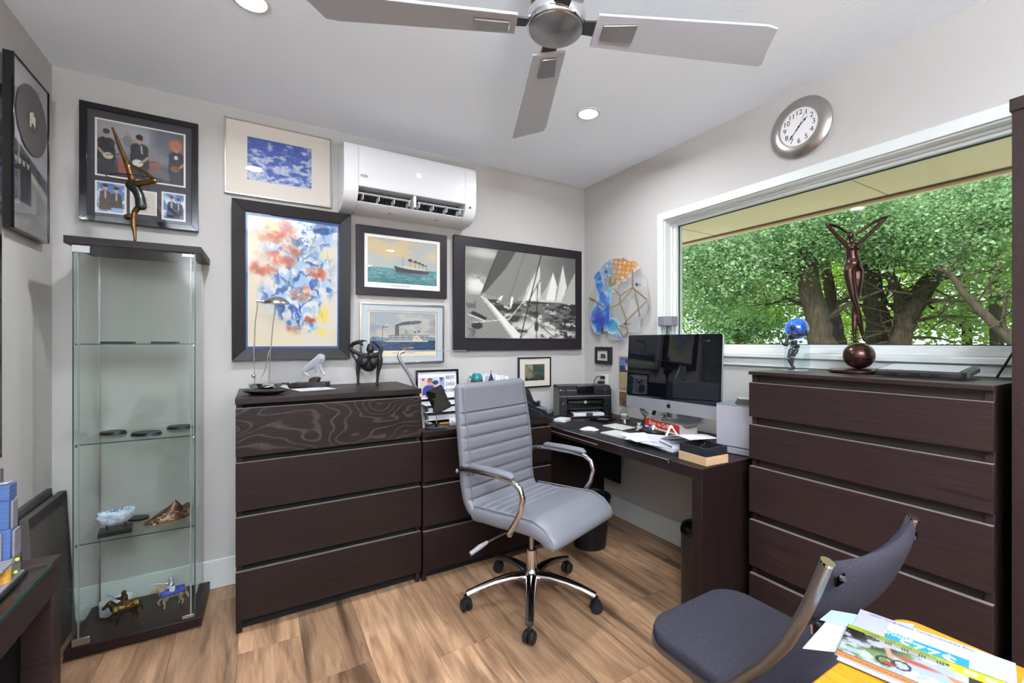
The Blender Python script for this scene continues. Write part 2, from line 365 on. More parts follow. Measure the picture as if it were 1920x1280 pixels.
# ================================================================== outside: ground, trees
structure(bx('trim_3', (.2, -12, -.44), (5.5, 14, -.30), M('pale concrete bounce slab', 'b9b2a6', .9, var=.06, vscale=3)))  # unseen slab added to reflect neutral light up onto the soffit
structure(bx('trim_2', (.2, -40, -.6), (60, 60, -.45), M('grass ground', '6d8a3c', .95, var=.3, vscale=1)))
bark_m = M('grey brown bark', '40372c', .95, bump=1.0, bscale=18, var=.35, vscale=9, stretch=(3, 3, .6))
def leafmat(name, c0, c1, tr):
    m = bpy.data.materials.new(name); m.use_nodes = True; nt = m.node_tree; nt.nodes.clear(); N = lambda t: nt.nodes.new('ShaderNode'+t); L = nt.links.new
    o = N('OutputMaterial'); d = N('BsdfDiffuse'); t = N('BsdfTranslucent'); g = N('BsdfGlossy'); g.inputs['Roughness'].default_value = .45; x = N('MixShader'); x.inputs[0].default_value = tr; y = N('MixShader'); y.inputs[0].default_value = .06
    tc = N('TexCoord'); n = N('TexNoise'); n.inputs['Scale'].default_value = 4.5; n.inputs['Detail'].default_value = 6; r = N('ValToRGB')
    r.color_ramp.elements[0].position = .38; r.color_ramp.elements[1].position = .62
    r.color_ramp.elements[0].color = (*lin(c0), 1); r.color_ramp.elements[1].color = (*lin(c1), 1)
    L(tc.outputs['Object'], n.inputs[0]); L(n.outputs[0], r.inputs[0]); L(r.outputs[0], d.inputs[0]); L(r.outputs[0], t.inputs[0])
    L(d.outputs[0], x.inputs[1]); L(t.outputs[0], x.inputs[2]); L(x.outputs[0], y.inputs[1]); L(g.outputs[0], y.inputs[2]); L(y.outputs[0], o.inputs[0]); return m
leaf_a = leafmat('blue green elm leaves', '557f4c', 'abcb98', .5)
leaf_b = leafmat('mid green elm leaves', '6c9c50', 'b8d97c', .5)
leaf_c = leafmat('sunlit yellow green leaves', '93c04a', 'dcec84', .55)
rng = np.random.default_rng(7)
def leaves(name, blobs, n, size, m, parent, per=26, spread=.34):
    """foliage: sprays of small folded leaves filling ellipsoidal boughs (cx,cy,cz,rx,ry,rz)"""
    vol = np.array([b[3]*b[4]*b[5] for b in blobs])**.75; vol /= vol.sum()
    cl = []
    for b, k in zip(blobs, (vol*n/per).astype(int)+1):
        d = rng.normal(size=(k, 3)); d /= np.linalg.norm(d, axis=1)[:, None]; r = rng.random((k, 1))**(1/2.2)
        cl.append(np.array(b[:3])+d*r*np.array(b[3:]))
    cl = np.repeat(np.concatenate(cl), per, 0); c = cl+rng.normal(size=cl.shape)*spread*np.array([1, 1, .45]); k = len(c)
    a = rng.normal(size=(k, 3)); a[:, 2] = a[:, 2]*.5-.25; a /= np.linalg.norm(a, axis=1)[:, None]
    q = rng.normal(size=(k, 3)); q[:, 2] += 1.2; w = np.cross(a, q); w /= np.linalg.norm(w, axis=1)[:, None]; nn = np.cross(w, a)
    s = size*(.6+.8*rng.random((k, 1)))
    P = np.stack([c, c+a*s*.5+w*s*.36+nn*s*.1, c+a*s, c+a*s*.5-w*s*.36+nn*s*.1], 1).reshape(-1, 3)
    i = np.arange(k)*4; T = np.concatenate([np.stack([i, i+1, i+2], 1), np.stack([i, i+2, i+3], 1)])
    me = bpy.data.meshes.new(name); me.vertices.add(len(P)); me.vertices.foreach_set('co', P.astype(np.float32).ravel())
    me.loops.add(len(T)*3); me.loops.foreach_set('vertex_index', T.astype(np.int32).ravel())
    me.polygons.add(len(T)); me.polygons.foreach_set('loop_start', np.arange(len(T), dtype=np.int32)*3); me.update(calc_edges=True)
    me.materials.append(m); o = bpy.data.objects.new(name, me); COL.objects.link(o); o['kind'] = 'stuff'
    o.parent = parent
    return o
def limb(b, pts, r0, r1, seed=0):
    rd = random.Random(seed); P = [Vector(p) for p in pts]; Q = []
    for i in range(len(P)-1):
        for k in range(4): Q.append(P[i].lerp(P[i+1], k/4)+Vector((rd.uniform(-1, 1), rd.uniform(-1, 1), 0))*r0*.10)
    Q.append(P[-1]); n = len(Q)
    b.tube(Q, [r0+(r1-r0)*(i/(n-1))**.8*(1+rd.uniform(-.06, .06)) for i in range(n)], 10)
def twigs(b, pts, n, r, seed, ln=1.2):
    rd = random.Random(seed); P = [Vector(p) for p in pts]
    for _ in range(n):
        i = rd.randrange(len(P)-1); s = P[i].lerp(P[i+1], rd.random()); d = Vector((rd.uniform(-1, 1), rd.uniform(-1, 1), rd.uniform(-.35, .7))).normalized(); Q = [s]
        for k in range(4):
            d = (d+Vector((rd.uniform(-1, 1), rd.uniform(-1, 1), rd.uniform(-.6, .6)))*.3).normalized(); Q.append(Q[-1]+d*ln*rd.uniform(.15, .3))
        b.tube(Q, [r, r*.8, r*.6, r*.4, r*.2], 6)
def tree(label, loc, trunk, limbs, blobs, n, size, m, name='elm_tree', seed=1, tw=14, spread=.34):
    t = thing(name, label, 'tree', loc); L = Vector(loc)
    sub = lambda pts: [Vector(p)-L for p in pts]
    b = B(); limb(b, sub(trunk[0]), trunk[1], trunk[2], seed); b.build('trunk', bark_m, t)
    for k, (pts, r0, r1) in enumerate(limbs):
        b = B(); limb(b, sub(pts), r0, r1, seed+k+1); twigs(b, sub(pts), tw, max(.012, r1*.5), seed*7+k); b.build('branch', bark_m, t)
    leaves('foliage', [(q[0]-L.x, q[1]-L.y, q[2]-L.z, *q[3:]) for q in blobs], n, size, m, t, spread=spread)
    return t
tree('leafy elm with a leaning dark trunk left of the bronze statue', (7.9, 1.6, -.45),
     ([(7.9, 1.6, -.45), (7.61, 1.74, .82), (7.5, 1.8, 1.26), (7.41, 1.86, 1.79), (7.3, 1.93, 2.44), (7.22, 1.97, 3.09), (7.1, 2.05, 4.4)], .3, .16),
     [([(7.45, 1.83, 1.6), (7.5, 1.3, 2.0), (7.6, .8, 2.2), (7.7, .4, 2.1)], .05, .015), ([(7.3, 1.93, 2.4), (7.0, 2.8, 3.0), (6.8, 3.6, 3.1)], .08, .03), ([(7.4, 1.9, 1.9), (7.7, 2.6, 2.2), (7.9, 3.2, 2.1)], .05, .015)],
     [(6.9, 3.0, 3.3, 1.0, 1.5, .75), (6.9, 4.0, 2.5, .9, 1.2, .8), (7.0, 1.3, 3.5, 1.0, 1.2, .6), (7.0, 4.4, 3.6, 1, 1, .8), (6.7, 2.6, 2.7, .6, .7, .35)], 42000, .062, leaf_a, seed=3)
tree('elm with two thick forked trunks and a long rising limb right of the bronze statue', (8.75, 1.2, -.45),
     ([(8.75, 1.2, -.45), (8.73, 1.26, .81), (8.73, 1.28, 1.26), (8.68, 1.31, 1.81), (8.63, 1.34, 2.36), (8.51, 1.41, 3.13), (8.4, 1.5, 4.4)], .3, .15),
     [([(8.45, .85, -.45), (8.38, .78, .84), (8.36, .8, 1.25), (8.43, .76, 1.67), (8.64, .62, 2.13), (8.99, .4, 2.65), (9.52, .08, 3.21), (10.05, -.25, 3.57), (10.48, -.52, 3.94)], .23, .09),
      ([(8.38, .80, 1.1), (8.52, .72, 1.45), (8.66, .61, 1.82), (8.86, .49, 2.23), (9.04, .38, 2.49)], .1, .05), ([(8.43, .8, 1.4), (8.5, .83, 1.67), (8.46, .85, 2.19), (8.24, .99, 2.72), (8.19, 1.02, 3.34)], .13, .07),
      ([(8.7, 1.3, 1.9), (8.3, 1.7, 2.1), (8.0, 2.2, 2.0)], .05, .02), ([(8.43, .76, 1.6), (8.8, .3, 1.75), (9.1, -.1, 1.7)], .045, .015)],
     [(8.2, .9, 3.3, 1.0, 1.2, .55), (8.4, 1.6, 3.9, 1.1, 1.1, .7), (8.2, .3, 2.9, .8, .9, .38), (9.2, -.3, 4.0, 1.0, .9, .6), (8.4, -.6, 3.5, .8, .8, .4)], 34000, .062, leaf_a, seed=5)
tree('young tree with a drooping bare grey limb at the right end of the window', (7.7, -1.3, -.45),
     ([(7.7, -1.3, -.45), (7.66, -1.15, .6), (7.64, -1.0, 1.0), (7.66, -.88, 1.21)], .11, .085),
     [([(7.66, -.88, 1.21), (7.7, -.67, 1.49), (7.69, -.43, 1.81), (7.73, -.23, 2.14), (7.81, -.04, 2.46), (7.75, .1, 2.5)], .085, .03), ([(7.68, -.8, 1.3), (7.6, -.75, 1.6), (7.62, -.8, 1.9)], .035, .015)],
     [(9.2, -1.2, 2.4, .7, .8, .5), (8.9, -1.6, 3.2, .7, .9, .5)], 5000, .09, leaf_b, seed=9, tw=8)
tree('slender tree with a dark upright stem at the upper right of the window', (11.95, .2, -.45),
     ([(11.95, .2, -.45), (11.9, .24, 2), (11.89, .26, 3.29), (11.86, .28, 4.13), (11.81, .3, 4.97), (11.7, .4, 6.2)], .13, .07),
     [([(11.86, .28, 4.1), (12.1, -.3, 4.6), (12.3, -.7, 4.9)], .05, .02), ([(11.85, .3, 4.6), (11.9, .9, 5.0), (11.9, 1.3, 5.1)], .04, .02)],
     [(11.8, .0, 4.5, 1.0, 1.3, .9), (12.0, -.9, 3.4, 1, 1, .8), (12.0, .9, 5.0, 1, 1.2, .8)], 9000, .11, leaf_c, seed=11)
tree('tree with a thin dark trunk just behind the leaning elm', (10.2, 2.4, -.45),
     ([(10.2, 2.4, -.45), (10.1, 2.5, .6), (10.04, 2.58, 1.26), (9.93, 2.65, 1.92), (9.82, 2.72, 2.58), (9.71, 2.79, 3.37), (9.6, 2.9, 4.6)], .18, .1),
     [([(9.93, 2.65, 1.9), (9.8, 3.3, 2.4), (9.7, 3.8, 2.6)], .05, .02), ([(9.9, 2.7, 2.1), (9.9, 2.0, 2.5), (9.9, 1.5, 2.5)], .05, .02)],
     [(10, 3.6, 4.2, 1.2, 1.5, 1.0), (10, 4.4, 2.6, 1.0, 1.2, .8), (10.2, 2.0, 4.4, 1, 1.2, .7)], 12000, .1, leaf_b, seed=13)
for i, (lb, x, y, n, mm) in enumerate([('bushy sunlit tree far behind at the left of the window', 14.5, 8.0, 12000, leaf_b), ('bright yellow green tree far behind between the trunks', 15.5, 4.5, 11000, leaf_c),
                                       ('bright green tree far behind the forked elm', 15.5, 1.6, 11000, leaf_c), ('far green tree behind the drooping limb', 14.5, -.9, 9000, leaf_b), ('tall far tree at the left end of the window', 12.0, 6.6, 11000, leaf_a),
                                       ('broadleaf tree in the garden just beyond the left end of the window', 10.5, 9.4, 8000, leaf_b), ('broadleaf tree in the garden well beyond the left end of the window', 9.0, 12.8, 8000, leaf_a), ('deep garden tree far beyond the left end of the window', 14.5, 13.0, 8000, leaf_b), ('garden tree beside the house corner to the left', 6.5, 15.5, 7000, leaf_c),
                                       ('broadleaf tree in the garden beyond the right end of the window', 11.5, -4.2, 8000, leaf_a), ('broadleaf tree in the garden well beyond the right end of the window', 9.5, -7.6, 8000, leaf_b)]):
    tree(lb, (x, y, -.45), ([(x, y, -.45), (x+.1, y+.05, 1.5), (x-.1, y, 3.5)], .16, .09), [([(x, y, 1.6), (x-.5, y+.8, 2.4), (x-.7, y+1.3, 2.8)], .06, .02), ([(x, y, 1.8), (x-.3, y-.9, 2.5), (x-.4, y-1.4, 2.7)], .06, .02)],
         [(x, y, 2.0, 1.4, 1.7, .95), (x-.3, y+.6, 3.6, 1.4, 1.7, 1.1), (x, y-.7, 5.2, 1.4, 1.6, 1.2)], n, .14, mm, 'broadleaf_tree', 20+i, tw=6, spread=.5)
for i, (x, y, z, r) in enumerate([(9.6, -.9, .9, .6), (10.2, .3, .95, .55), (11, 1.5, .9, .7), (11.5, 3.4, .95, .75), (10.8, 5.4, 1.0, .8)]):
    s = thing('shrub', ['low bright shrub at the lower right corner of the window', 'low bright shrub seen right of the forked elm', 'low bright shrub seen between statue and elm trunk', 'low bright shrub right of the blue ball', 'low bright shrub behind the computer'][i], 'shrub', (x, y, -.45))
    b = B(); twigs(b, [Vector((0, 0, 0)), Vector((0, 0, .7))], 12, .014, 90+i, 1.4); b.build('stem', bark_m, s)
    leaves('foliage', [(0, 0, z+.05, r, r*1.3, .55)], 2600, .1, leaf_c, s, spread=.22)

# ================================================================== furniture
def chest(name, label, loc, rz, w, d, h, slab, tops, bottom, gap, mt, rail, group=None):
    t = thing(name, label, 'dresser', loc, rz, group)
    bx('top', (-.001, -.001, h-slab), (w+.001, d, h), mt, t, bev=.0012)
    b = B().box((.002, .021, 0), (.024, d, h-slab)).box((w-.024, .021, 0), (w-.002, d, h-slab)).box((.024, d-.01, .03), (w-.024, d, h-slab))
    b.build('carcass', mt, t, bev=.001)
    bx('plinth', (.024, .05, .004), (w-.024, .066, .07), rail, t)
    b = B()
    for z in tops: b.box((.0245, .034, z-.03), (w-.0245, .05, z+gap+.004))
    b.build('front_rail', rail, t)
    for k, z in enumerate(tops):
        zb = (tops[k+1]+gap) if k+1 < len(tops) else bottom
        o = bx('drawer', (.001, 0, zb), (w-.001, .02, z-.0016), mt, t, bev=.0008)
        bx('lit_edge', (.002, .001, z-.0016), (w-.002, .017, z-.0004), edge_m, o)  # strip stands in for light catching the drawer's top edge
        bx('drawer_box', (.03, .0205, zb+.01), (w-.03, d-.03, zb+.06), recess_m, o)
    return t
dres = chest('chest_of_drawers', 'tall black brown four drawer chest left of the swivel chair', (-2.2737, -.5114, 0), 0, .80, .4914, 1.005, .025, [.964, .7323, .5006, .2689], .06, .025, black_wood, recess_m)
for ch_ in dres.children:
    if ch_.name.startswith('drawer') and abs(max(v.co.z for v in ch_.data.vertices)-.9624) < .002: ch_.data.materials[0] = swirl_wood
low = chest('chest_of_drawers', 'lower black brown three drawer chest behind the swivel chair', (-1.4675, -.52, 0), 0, .80, .50, .78, .028, [.732, .4953, .2636], .055, .025, black_wood, recess_m)
tall = chest('chest_of_drawers', 'five drawer dark walnut chest standing under the window', (-.412, -1.643, 0), -PI/2, .744, .394, 1.1213, .0145, [1.0746, .8968, .7201, .4926, .2653], .04, .033, grey_wood, wood('dark rail', '2a2120', '3a2f2e', (1, 30, 30)))
# desk
t = thing('desk', 'black brown desk along the right wall under the computer', 'desk', (-.34, -.9, 0))
y0, y1, xa, xb = -.702, .70, -.325, .325
bx('desktop', (xa, y0, .682), (xb, y1, .73), black_wood_v, t, bev=.0015)
bx('leg_panel', (xa, y0, 0), (xb, y0+.05, .682), black_wood_v, t, bev=.0015); bx('leg_panel', (xa, y1-.05, 0), (xb, y1, .682), black_wood_v, t, bev=.0015)
bx('pull_out_edge', (xa-.001, -.05, .7), (xa+.004, y1-.05, .7045), M('pale laminate edge', '8f8583', .4), t)
bx('modesty_panel', (.20, .35, .30), (.215, y1-.05, .682), recess_m, t)
# bookcase edge at the right of the frame
t = thing('bookcase', 'tall dark brown bookcase at the right edge beside the window', 'bookcase', (-.225, -2.82, 0))
b = B().box((-.175, .365, 0), (.205, .40, 1.89)).box((-.175, -.40, 0), (.205, -.365, 1.89)); b.build('side_panel', grey_wood, t, bev=.001)
bx('top', (-.18, -.404, 1.89), (.208, .404, 1.925), grey_wood, t, bev=.001); bx('back_panel', (.195, -.365, 0), (.205, .365, 1.89), recess_m, t)
for z in (.05, .42, .80, 1.18, 1.55): bx('shelf', (-.165, -.365, z), (.195, .365, z+.025), grey_wood, t)
# glass topped console at the lower left
t = thing('console_table', 'dark console table with inset glass top at the lower left', 'table', (-2.773, -1.95, 0))
X0, X1, Y0, Y1, ZT = -.18, .187, -.62, .649, .75
b = B()
for a, c in (((X0, Y1-.05, ZT-.008), (X1, Y1, ZT)), ((X0, Y0, ZT-.008), (X1, Y0+.05, ZT)), ((X0, Y0+.05, ZT-.008), (X0+.05, Y1-.05, ZT)), ((X1-.005, Y0+.05, ZT-.008), (X1, Y1-.05, ZT))): b.box(a, c)
b.box((X0, Y0, ZT-.075), (X1, Y1, ZT-.009)); b.build('top_frame', grey_wood, t, bev=.001)
bx('glass_inset', (X0+.0505, Y0+.0505, ZT-.008), (X1-.0055, Y1-.0505, ZT-.0005), shelf_glass, t, smooth=False)
bx('glass_edge', (X1-.0054, Y0+.0505, ZT-.0078), (X1+.0004, Y1-.0505, ZT-.001), glass_edge, t)
for x, y in ((X0, Y0), (X0, Y1-.05), (X1-.05, Y0), (X1-.05, Y1-.05)): bx('leg', (x, y, 0), (x+.05, y+.05, ZT-.0755), grey_wood, t, bev=.001)
bx('inner_panel', (X0+.01, Y0+.051, .02), (X0+.03, Y1-.051, ZT-.076), recess_m, t)
bx('end_panel', (X0+.051, Y1-.03, .02), (X1-.051, Y1-.012, ZT-.076), recess_m, t)
bx('lower_shelf', (X0+.032, Y0+.051, .06), (X1-.052, Y1-.051, .085), recess_m, t)
# display cabinet
dw, dd, dh = .43, .335, 1.66
cab = thing('display_cabinet', 'tall narrow glass display cabinet with dark base and top', 'cabinet', (-2.832, -.353, 0), -.02)
b = B().box((0, 0, .012), (dw, dd, .05)); b.build('base_board', black_wood, cab, bev=.0015)
b = B()
for x in (.05, dw-.05):
    for y in (.05, dd-.05): b.cyl((x, y, 0), (x, y, .012), .022)
b.build('foot', blackp, cab)
bx('top_board', (0, 0, dh-.03), (dw, dd, dh), black_wood, cab, bev=.0015)
ga, gb = .022, dw-.022; gz0, gz1 = .0502, dh-.0302
bx('side_glass', (ga, .016, gz0), (ga+.004, dd-.012, gz1), cab_glass, cab, smooth=False); bx('side_glass', (gb-.004, .016, gz0), (gb, dd-.012, gz1), cab_glass, cab, smooth=False)
bx('back_glass', (ga+.004, dd-.016, gz0), (gb-.004, dd-.012, gz1), cab_glass, cab, smooth=False)
dr = bx('glass_door', (ga+.001, .010, gz0+.004), (gb-.001, .014, gz1-.004), cab_glass, cab, smooth=False)
for z in (gz0+.004, gz1-.032): bx('hinge', (ga, .004, z), (ga+.052, .0099, z+.028), steel, dr, bev=.001)
for z in (gz0+.004, gz1-.018): bx('door_stop', (gb-.045, .005, z), (gb-.004, .0099, z+.014), steel, dr, bev=.001)
seal = M('translucent door seal', '8b908e', .3, spec=.6)
for x in (ga+.014, gb-.018): bx('seal_strip', (x, .0145, gz0), (x+.004, .019, gz1), seal, cab)
for x in (ga+.0045, gb-.0085): bx('seal_strip', (x, dd-.021, gz0), (x+.004, dd-.0165, gz1), steel, cab)
for x in (ga-.0006, gb-.0034): bx('glass_edge', (x, .0149, gz0), (x+.004, .0159, gz1), glass_edge, cab)
for z in (.443, .838, 1.237):
    s = bx('glass_shelf', (ga+.006, .022, z-.002), (gb-.006, dd-.022, z+.002), shelf_glass, cab, smooth=False)
    bx('glass_edge', (ga+.006, .0205, z-.002), (gb-.006, .0218, z+.002), glass_edge, s)
    for x in (ga+.0045, gb-.0105): bx('shelf_clip', (x, .03, z-.011), (x+.006, .04, z-.0022), chrome, s)
# ------------------------------------------------------------------ swivel chair
a = math.radians(-71); oc = thing('office_chair', 'grey leatherette swivel chair with ribbed back and chrome arms', 'chair', (-1.066, -.936, 0), a-PI/2)
def pad(name, prof, wf, tf, rib, m, parent, n=28, side=None):
    """closed cushion swept along a (y,z) profile; front side is left of travel; rib(s, y, z) adds the stitched channels"""
    P = np.array(prof, float); d = np.r_[0, np.cumsum(np.hypot(*np.diff(P, axis=0).T))]; S = np.linspace(0, d[-1], 150)
    Y, Z = np.interp(S, d, P[:, 0]), np.interp(S, d, P[:, 1])
    for _ in range(10):
        for A in (Y, Z): A[1:-1] = (A[:-2]+2*A[1:-1]+A[2:])/4
    ty, tz = np.gradient(Y), np.gradient(Z); L = np.hypot(ty, tz); ny, nz = -tz/L, ty/L
    vs, fs = [], []
    for i in range(len(S)):
        s = S[i]/S[-1]; e = min(s, 1-s)*S[-1]; end = math.sqrt(max(1e-4, 1-(1-min(1, e/.03))**2))
        w, t = wf(s), tf(s)*end
        for j in range(n):
            q = 2*PI*j/n; cx, sy = math.cos(q), math.sin(q)
            X = w/2*math.copysign(abs(cx)**.28, cx)*(.93+.07*end); o = t/2*math.copysign(abs(sy)**.55, sy)
            if sy > 0: o += rib(s, Y[i], Z[i])*min(1, sy*2.2)*min(1, (1-abs(X)/(w/2))*7)
            vs.append((X, Y[i]+ny[i]*o, Z[i]+nz[i]*o))
    for i in range(len(S)-1):
        for j in range(n): fs.append((i*n+j, i*n+(j+1) % n, (i+1)*n+(j+1) % n, (i+1)*n+j))
    fs += [tuple(range(n))[::-1], tuple(range((len(S)-1)*n, len(S)*n))]
    return B().add(vs, fs).build(name, m, parent, ang=60)
def back_rib(s, y, z):
    if z > .905: return 0
    p = ((.905-z)/.0575) % 1; return -.013*abs(2*p-1)**5+.002
def seat_rib(s, y, z):
    if y > .06 or y < -.17: return 0
    p = ((.06-y)/.052) % 1; return -.009*abs(2*p-1)**6
bk = pad('backrest', [(-.262, 1.045), (-.245, .93), (-.222, .80), (-.208, .68), (-.205, .58), (-.19, .50), (-.15, .44)], lambda s: .482+.03*math.sin(PI*min(1, s*1.0)), lambda s: .062, back_rib, grey_leather, oc); bk.location.x = .012
st = pad('seat', [(-.17, .445), (-.10, .452), (.0, .455), (.12, .465), (.20, .468), (.258, .45), (.29, .42), (.297, .398)], lambda s: .505-.04*max(0, s-.75)*4*.6, lambda s: .085, seat_rib, grey_leather, oc)
# piping along both pads
for sx in (-1, 1):
    B().tube([(sx*.222, y+.03, z) for y, z in [(-.258, 1.03), (-.245, .93), (-.222, .80), (-.208, .68), (-.205, .58), (-.19, .50)]], .0032, 6).build('piping', leather2, bk)
    B().tube([(sx*.238, y, z) for y, z in [(-.15, .486), (0, .494), (.12, .50), (.2, .505), (.262, .483), (.307, .44)]], .0032, 6).build('piping', leather2, st)
bx('seat_pan', (-.14, -.12, .395), (.14, .14, .412), blackp, oc, bev=.004)
bx('tilt_mechanism', (-.055, -.1, .35), (.055, .1, .395), blackp, oc, bev=.008)
lv = B().tube([(.05, 0, .37), (.16, -.03, .365), (.25, -.05, .35)], .005, 8).build('lever', steel, oc)
B().tube([(.25, -.05, .35), (.29, -.06, .338), (.335, -.07, .322)], [.008, .012, .010], 10).build('lever_grip', M('smoke grey plastic', '8b8b90', .35), lv)
b = B().lathe([(.0, .15), (.026, .15), (.026, .245), (.022, .25), (.0, .25)]); b.build('gas_column', chrome, oc)
B().cyl((0, 0, .25), (0, 0, .352), .0125).build('piston', steel, oc)
bs = B().lathe([(.0, .078), (.036, .078), (.042, .095), (.042, .135), (.03, .152), (.0, .152)]).build('base_hub', chrome, oc)
cast_m = M('black castor plastic', '17171a', .4)
for k in range(5):
    q = math.radians(21+72*k)-(a-PI/2)+PI*0; c, s = math.cos(q), math.sin(q)
    pts = [(r*c, r*s, z) for r, z in ((.03, .122), (.10, .125), (.18, .115), (.25, .098), (.312, .078))]
    lg = B().tube(pts, [.027, .024, .021, .0195, .019], 12, flat=.72).build('base_leg', chrome, oc)
    cx, cy = .317*c, .317*s; R = Matrix.Translation((cx, cy, 0)) @ Matrix.Rotation(q+.9*k, 4, 'Z')
    cs = B(); cs.cyl((cx, cy, .05), (cx, cy, .075), .009)
    for sgn in (-1, 1):
        m4 = R @ Matrix.Translation((0, sgn*.0135, .0275)) @ Matrix.Rotation(PI/2, 4, 'X'); cs.lathe([(0, -.0095), (.024, -.0095), (.0275, -.004), (.0275, .005), (.022, .0095), (0, .0095)], 20, m4)
    cs.add(*[(lambda v, f: (v, f))([(-.012, -.012, .03), (.016, -.012, .03), (.016, .012, .03), (-.012, .012, .03), (-.012, -.012, .057), (.012, -.012, .057), (.012, .012, .057), (-.012, .012, .057)], [(0,3,2,1),(4,5,6,7),(0,1,5,4),(1,2,6,5),(2,3,7,6),(3,0,4,7)])][0], R)
    cs.build('castor', cast_m, lg)
for sx in (-1, 1):
    ar = B().tube([(sx*.235, -.225, .635), (sx*.262, -.225, .645), (sx*.275, -.19, .66), (sx*.278, -.10, .667), (sx*.278, .04, .668), (sx*.278, .125, .662), (sx*.277, .165, .64), (sx*.275, .18, .60), (sx*.272, .165, .54), (sx*.266, .12, .47), (sx*.258, .09, .43), (sx*.245, .08, .418)], .0125, 12, flat=1.0).build('armrest', chrome, oc)
    B().tube([(sx*.278, -.135, .682), (sx*.278, -.12, .684), (sx*.278, 0, .686), (sx*.278, .11, .684), (sx*.278, .13, .676)], [.012, .021, .022, .022, .012], 14, flat=.62).build('arm_pad', leather2, ar)
    B().ball((sx*.268, -.232, .64), .011, 10).build('bolt', steel, ar)
# ------------------------------------------------------------------ folding chair
fc = thing('folding_chair', 'folding chair with charcoal fabric seat and grey metal tubes beside the yellow table', 'chair', (-1.09, -2.1, 0))
tube_m = M('pewter painted steel tube', '8d8a86', .3, .9); charcoal = M('charcoal fabric', '3d3b44', .95, spec=.15, bump=.9, bscale=900, var=.35, vscale=420)
for sx in (-1, 1):
    X = sx*.2
    fr = B().tube([(X, -.255, .833), (X, -.233, .767), (X, -.214, .717), (X, -.18, .641), (X, -.135, .571), (X, -.07, .49), (X, .02, .40), (X, .12, .28), (X, .22, .12), (X, .27, .0125)], .0125, 14).build('front_leg_tube', tube_m, fc)
    B().cyl((X, -.2565, .8365), (X, -.2545, .8315), .0128, .0128).build('end_cap', chrome, fr)
    B().tube([(X*.86, .08, .43), (X*.86, -.05, .25), (X*.86, -.20, .0125)], .011, 12).build('rear_leg_tube', tube_m, fc)
B().cyl((-.19, .245, .06), (.19, .245, .06), .009).build('front_bar', tube_m, fc); B().cyl((-.17, -.17, .055), (.17, -.17, .055), .009).build('rear_bar', tube_m, fc)
def rrect(w, h, r, n=7, ox=0, oy=0):
    P = []
    for cx, cy, a0 in ((w/2-r, h/2-r, 0), (-w/2+r, h/2-r, 90), (-w/2+r, -h/2+r, 180), (w/2-r, -h/2+r, 270)):
        for k in range(n+1): q = math.radians(a0+90*k/n); P.append((ox+cx+r*math.cos(q), oy+cy+r*math.sin(q)))
    return P
def cushion(name, w, h, r, z0, z1, m, parent, crown=.006, ox=0, oy=0, taper=1.0):
    vs, fs, L = [], [], []
    for sc, z in ((.985, z0), (1, z0+(z1-z0)*.3), (1, z0+(z1-z0)*.6), (.985, z1-.003), (.95, z1), (.8, z1+crown*.5), (.5, z1+crown*.9), (.2, z1+crown)):
        P = rrect(w, h, r); L.append(len(P))
        for x, y in P:
            f = 1-(1-taper)*(.5-y/h); vs.append((ox+x*sc*f, oy+y*sc, z))
    k = L[0]
    for i in range(len(L)-1):
        for j in range(k): fs.append((i*k+j, i*k+(j+1) % k, (i+1)*k+(j+1) % k, (i+1)*k+j))
    fs += [tuple(range(k))[::-1], tuple(range((len(L)-1)*k, len(L)*k))]
    return B().add(vs, fs).build(name, m, parent, ang=50)
se = cushion('seat', .385, .40, .085, .432, .464, charcoal, fc, .008, 0, .03)
b = B().prism(rrect(.392, .408, .088, ox=0, oy=.03), .418, .4315, 'z'); b.build('seat_frame', M('pewter seat frame', '6d6a68', .35, .8), fc)
# curved backrest between the tubes
nb, mb = 24, 12; vs, fs = [], []
for side in (0, 1):
    for i in range(nb+1):
        x = -.172+.382*i/nb; q = (x-.02)/.192
        for j in range(mb+1):
            v = j/mb; cut = .045*max(0, abs(q)-.3)**2/.49; z = .652+.176*v; z += cut*(1-v)**2-(.012*(1-q*q)*v)
            yc = -.19-.375*(z-.66); e = math.sqrt(max(.0, 1-abs(2*v-1)**3))*math.sqrt(max(.0, 1-abs(q)**8)); th = .021*e+.0015
            y = yc-.022*(1-q*q)+(-th if side == 0 else th)
            vs.append((x, y, z))
K = (nb+1)*(mb+1); g = lambda s, i, j: s*K+i*(mb+1)+j
for i in range(nb):
    for j in range(mb): fs += [(g(0,i,j), g(0,i,j+1), g(0,i+1,j+1), g(0,i+1,j)), (g(1,i,j), g(1,i+1,j), g(1,i+1,j+1), g(1,i,j+1))]
for i in range(nb): fs += [(g(0,i,0), g(0,i+1,0), g(1,i+1,0), g(1,i,0)), (g(0,i,mb), g(1,i,mb), g(1,i+1,mb), g(0,i+1,mb))]
for j in range(mb): fs += [(g(0,0,j), g(1,0,j), g(1,0,j+1), g(0,0,j+1)), (g(0,nb,j), g(0,nb,j+1), g(1,nb,j+1), g(1,nb,j))]
bo = B().add(vs, fs).build('backrest', charcoal, fc, ang=60)
for sx in (-1, 1):
    for z, y in ((.80, -.243), (.69, -.202)):
        br = bx('bracket', (sx*.192, y-.024, z-.009), (sx*.158, y-.020, z+.009), chrome, bo); B().cyl((sx*.166, y-.028, z), (sx*.166, y-.0241, z), .005).build('screw', dgrey, bo)
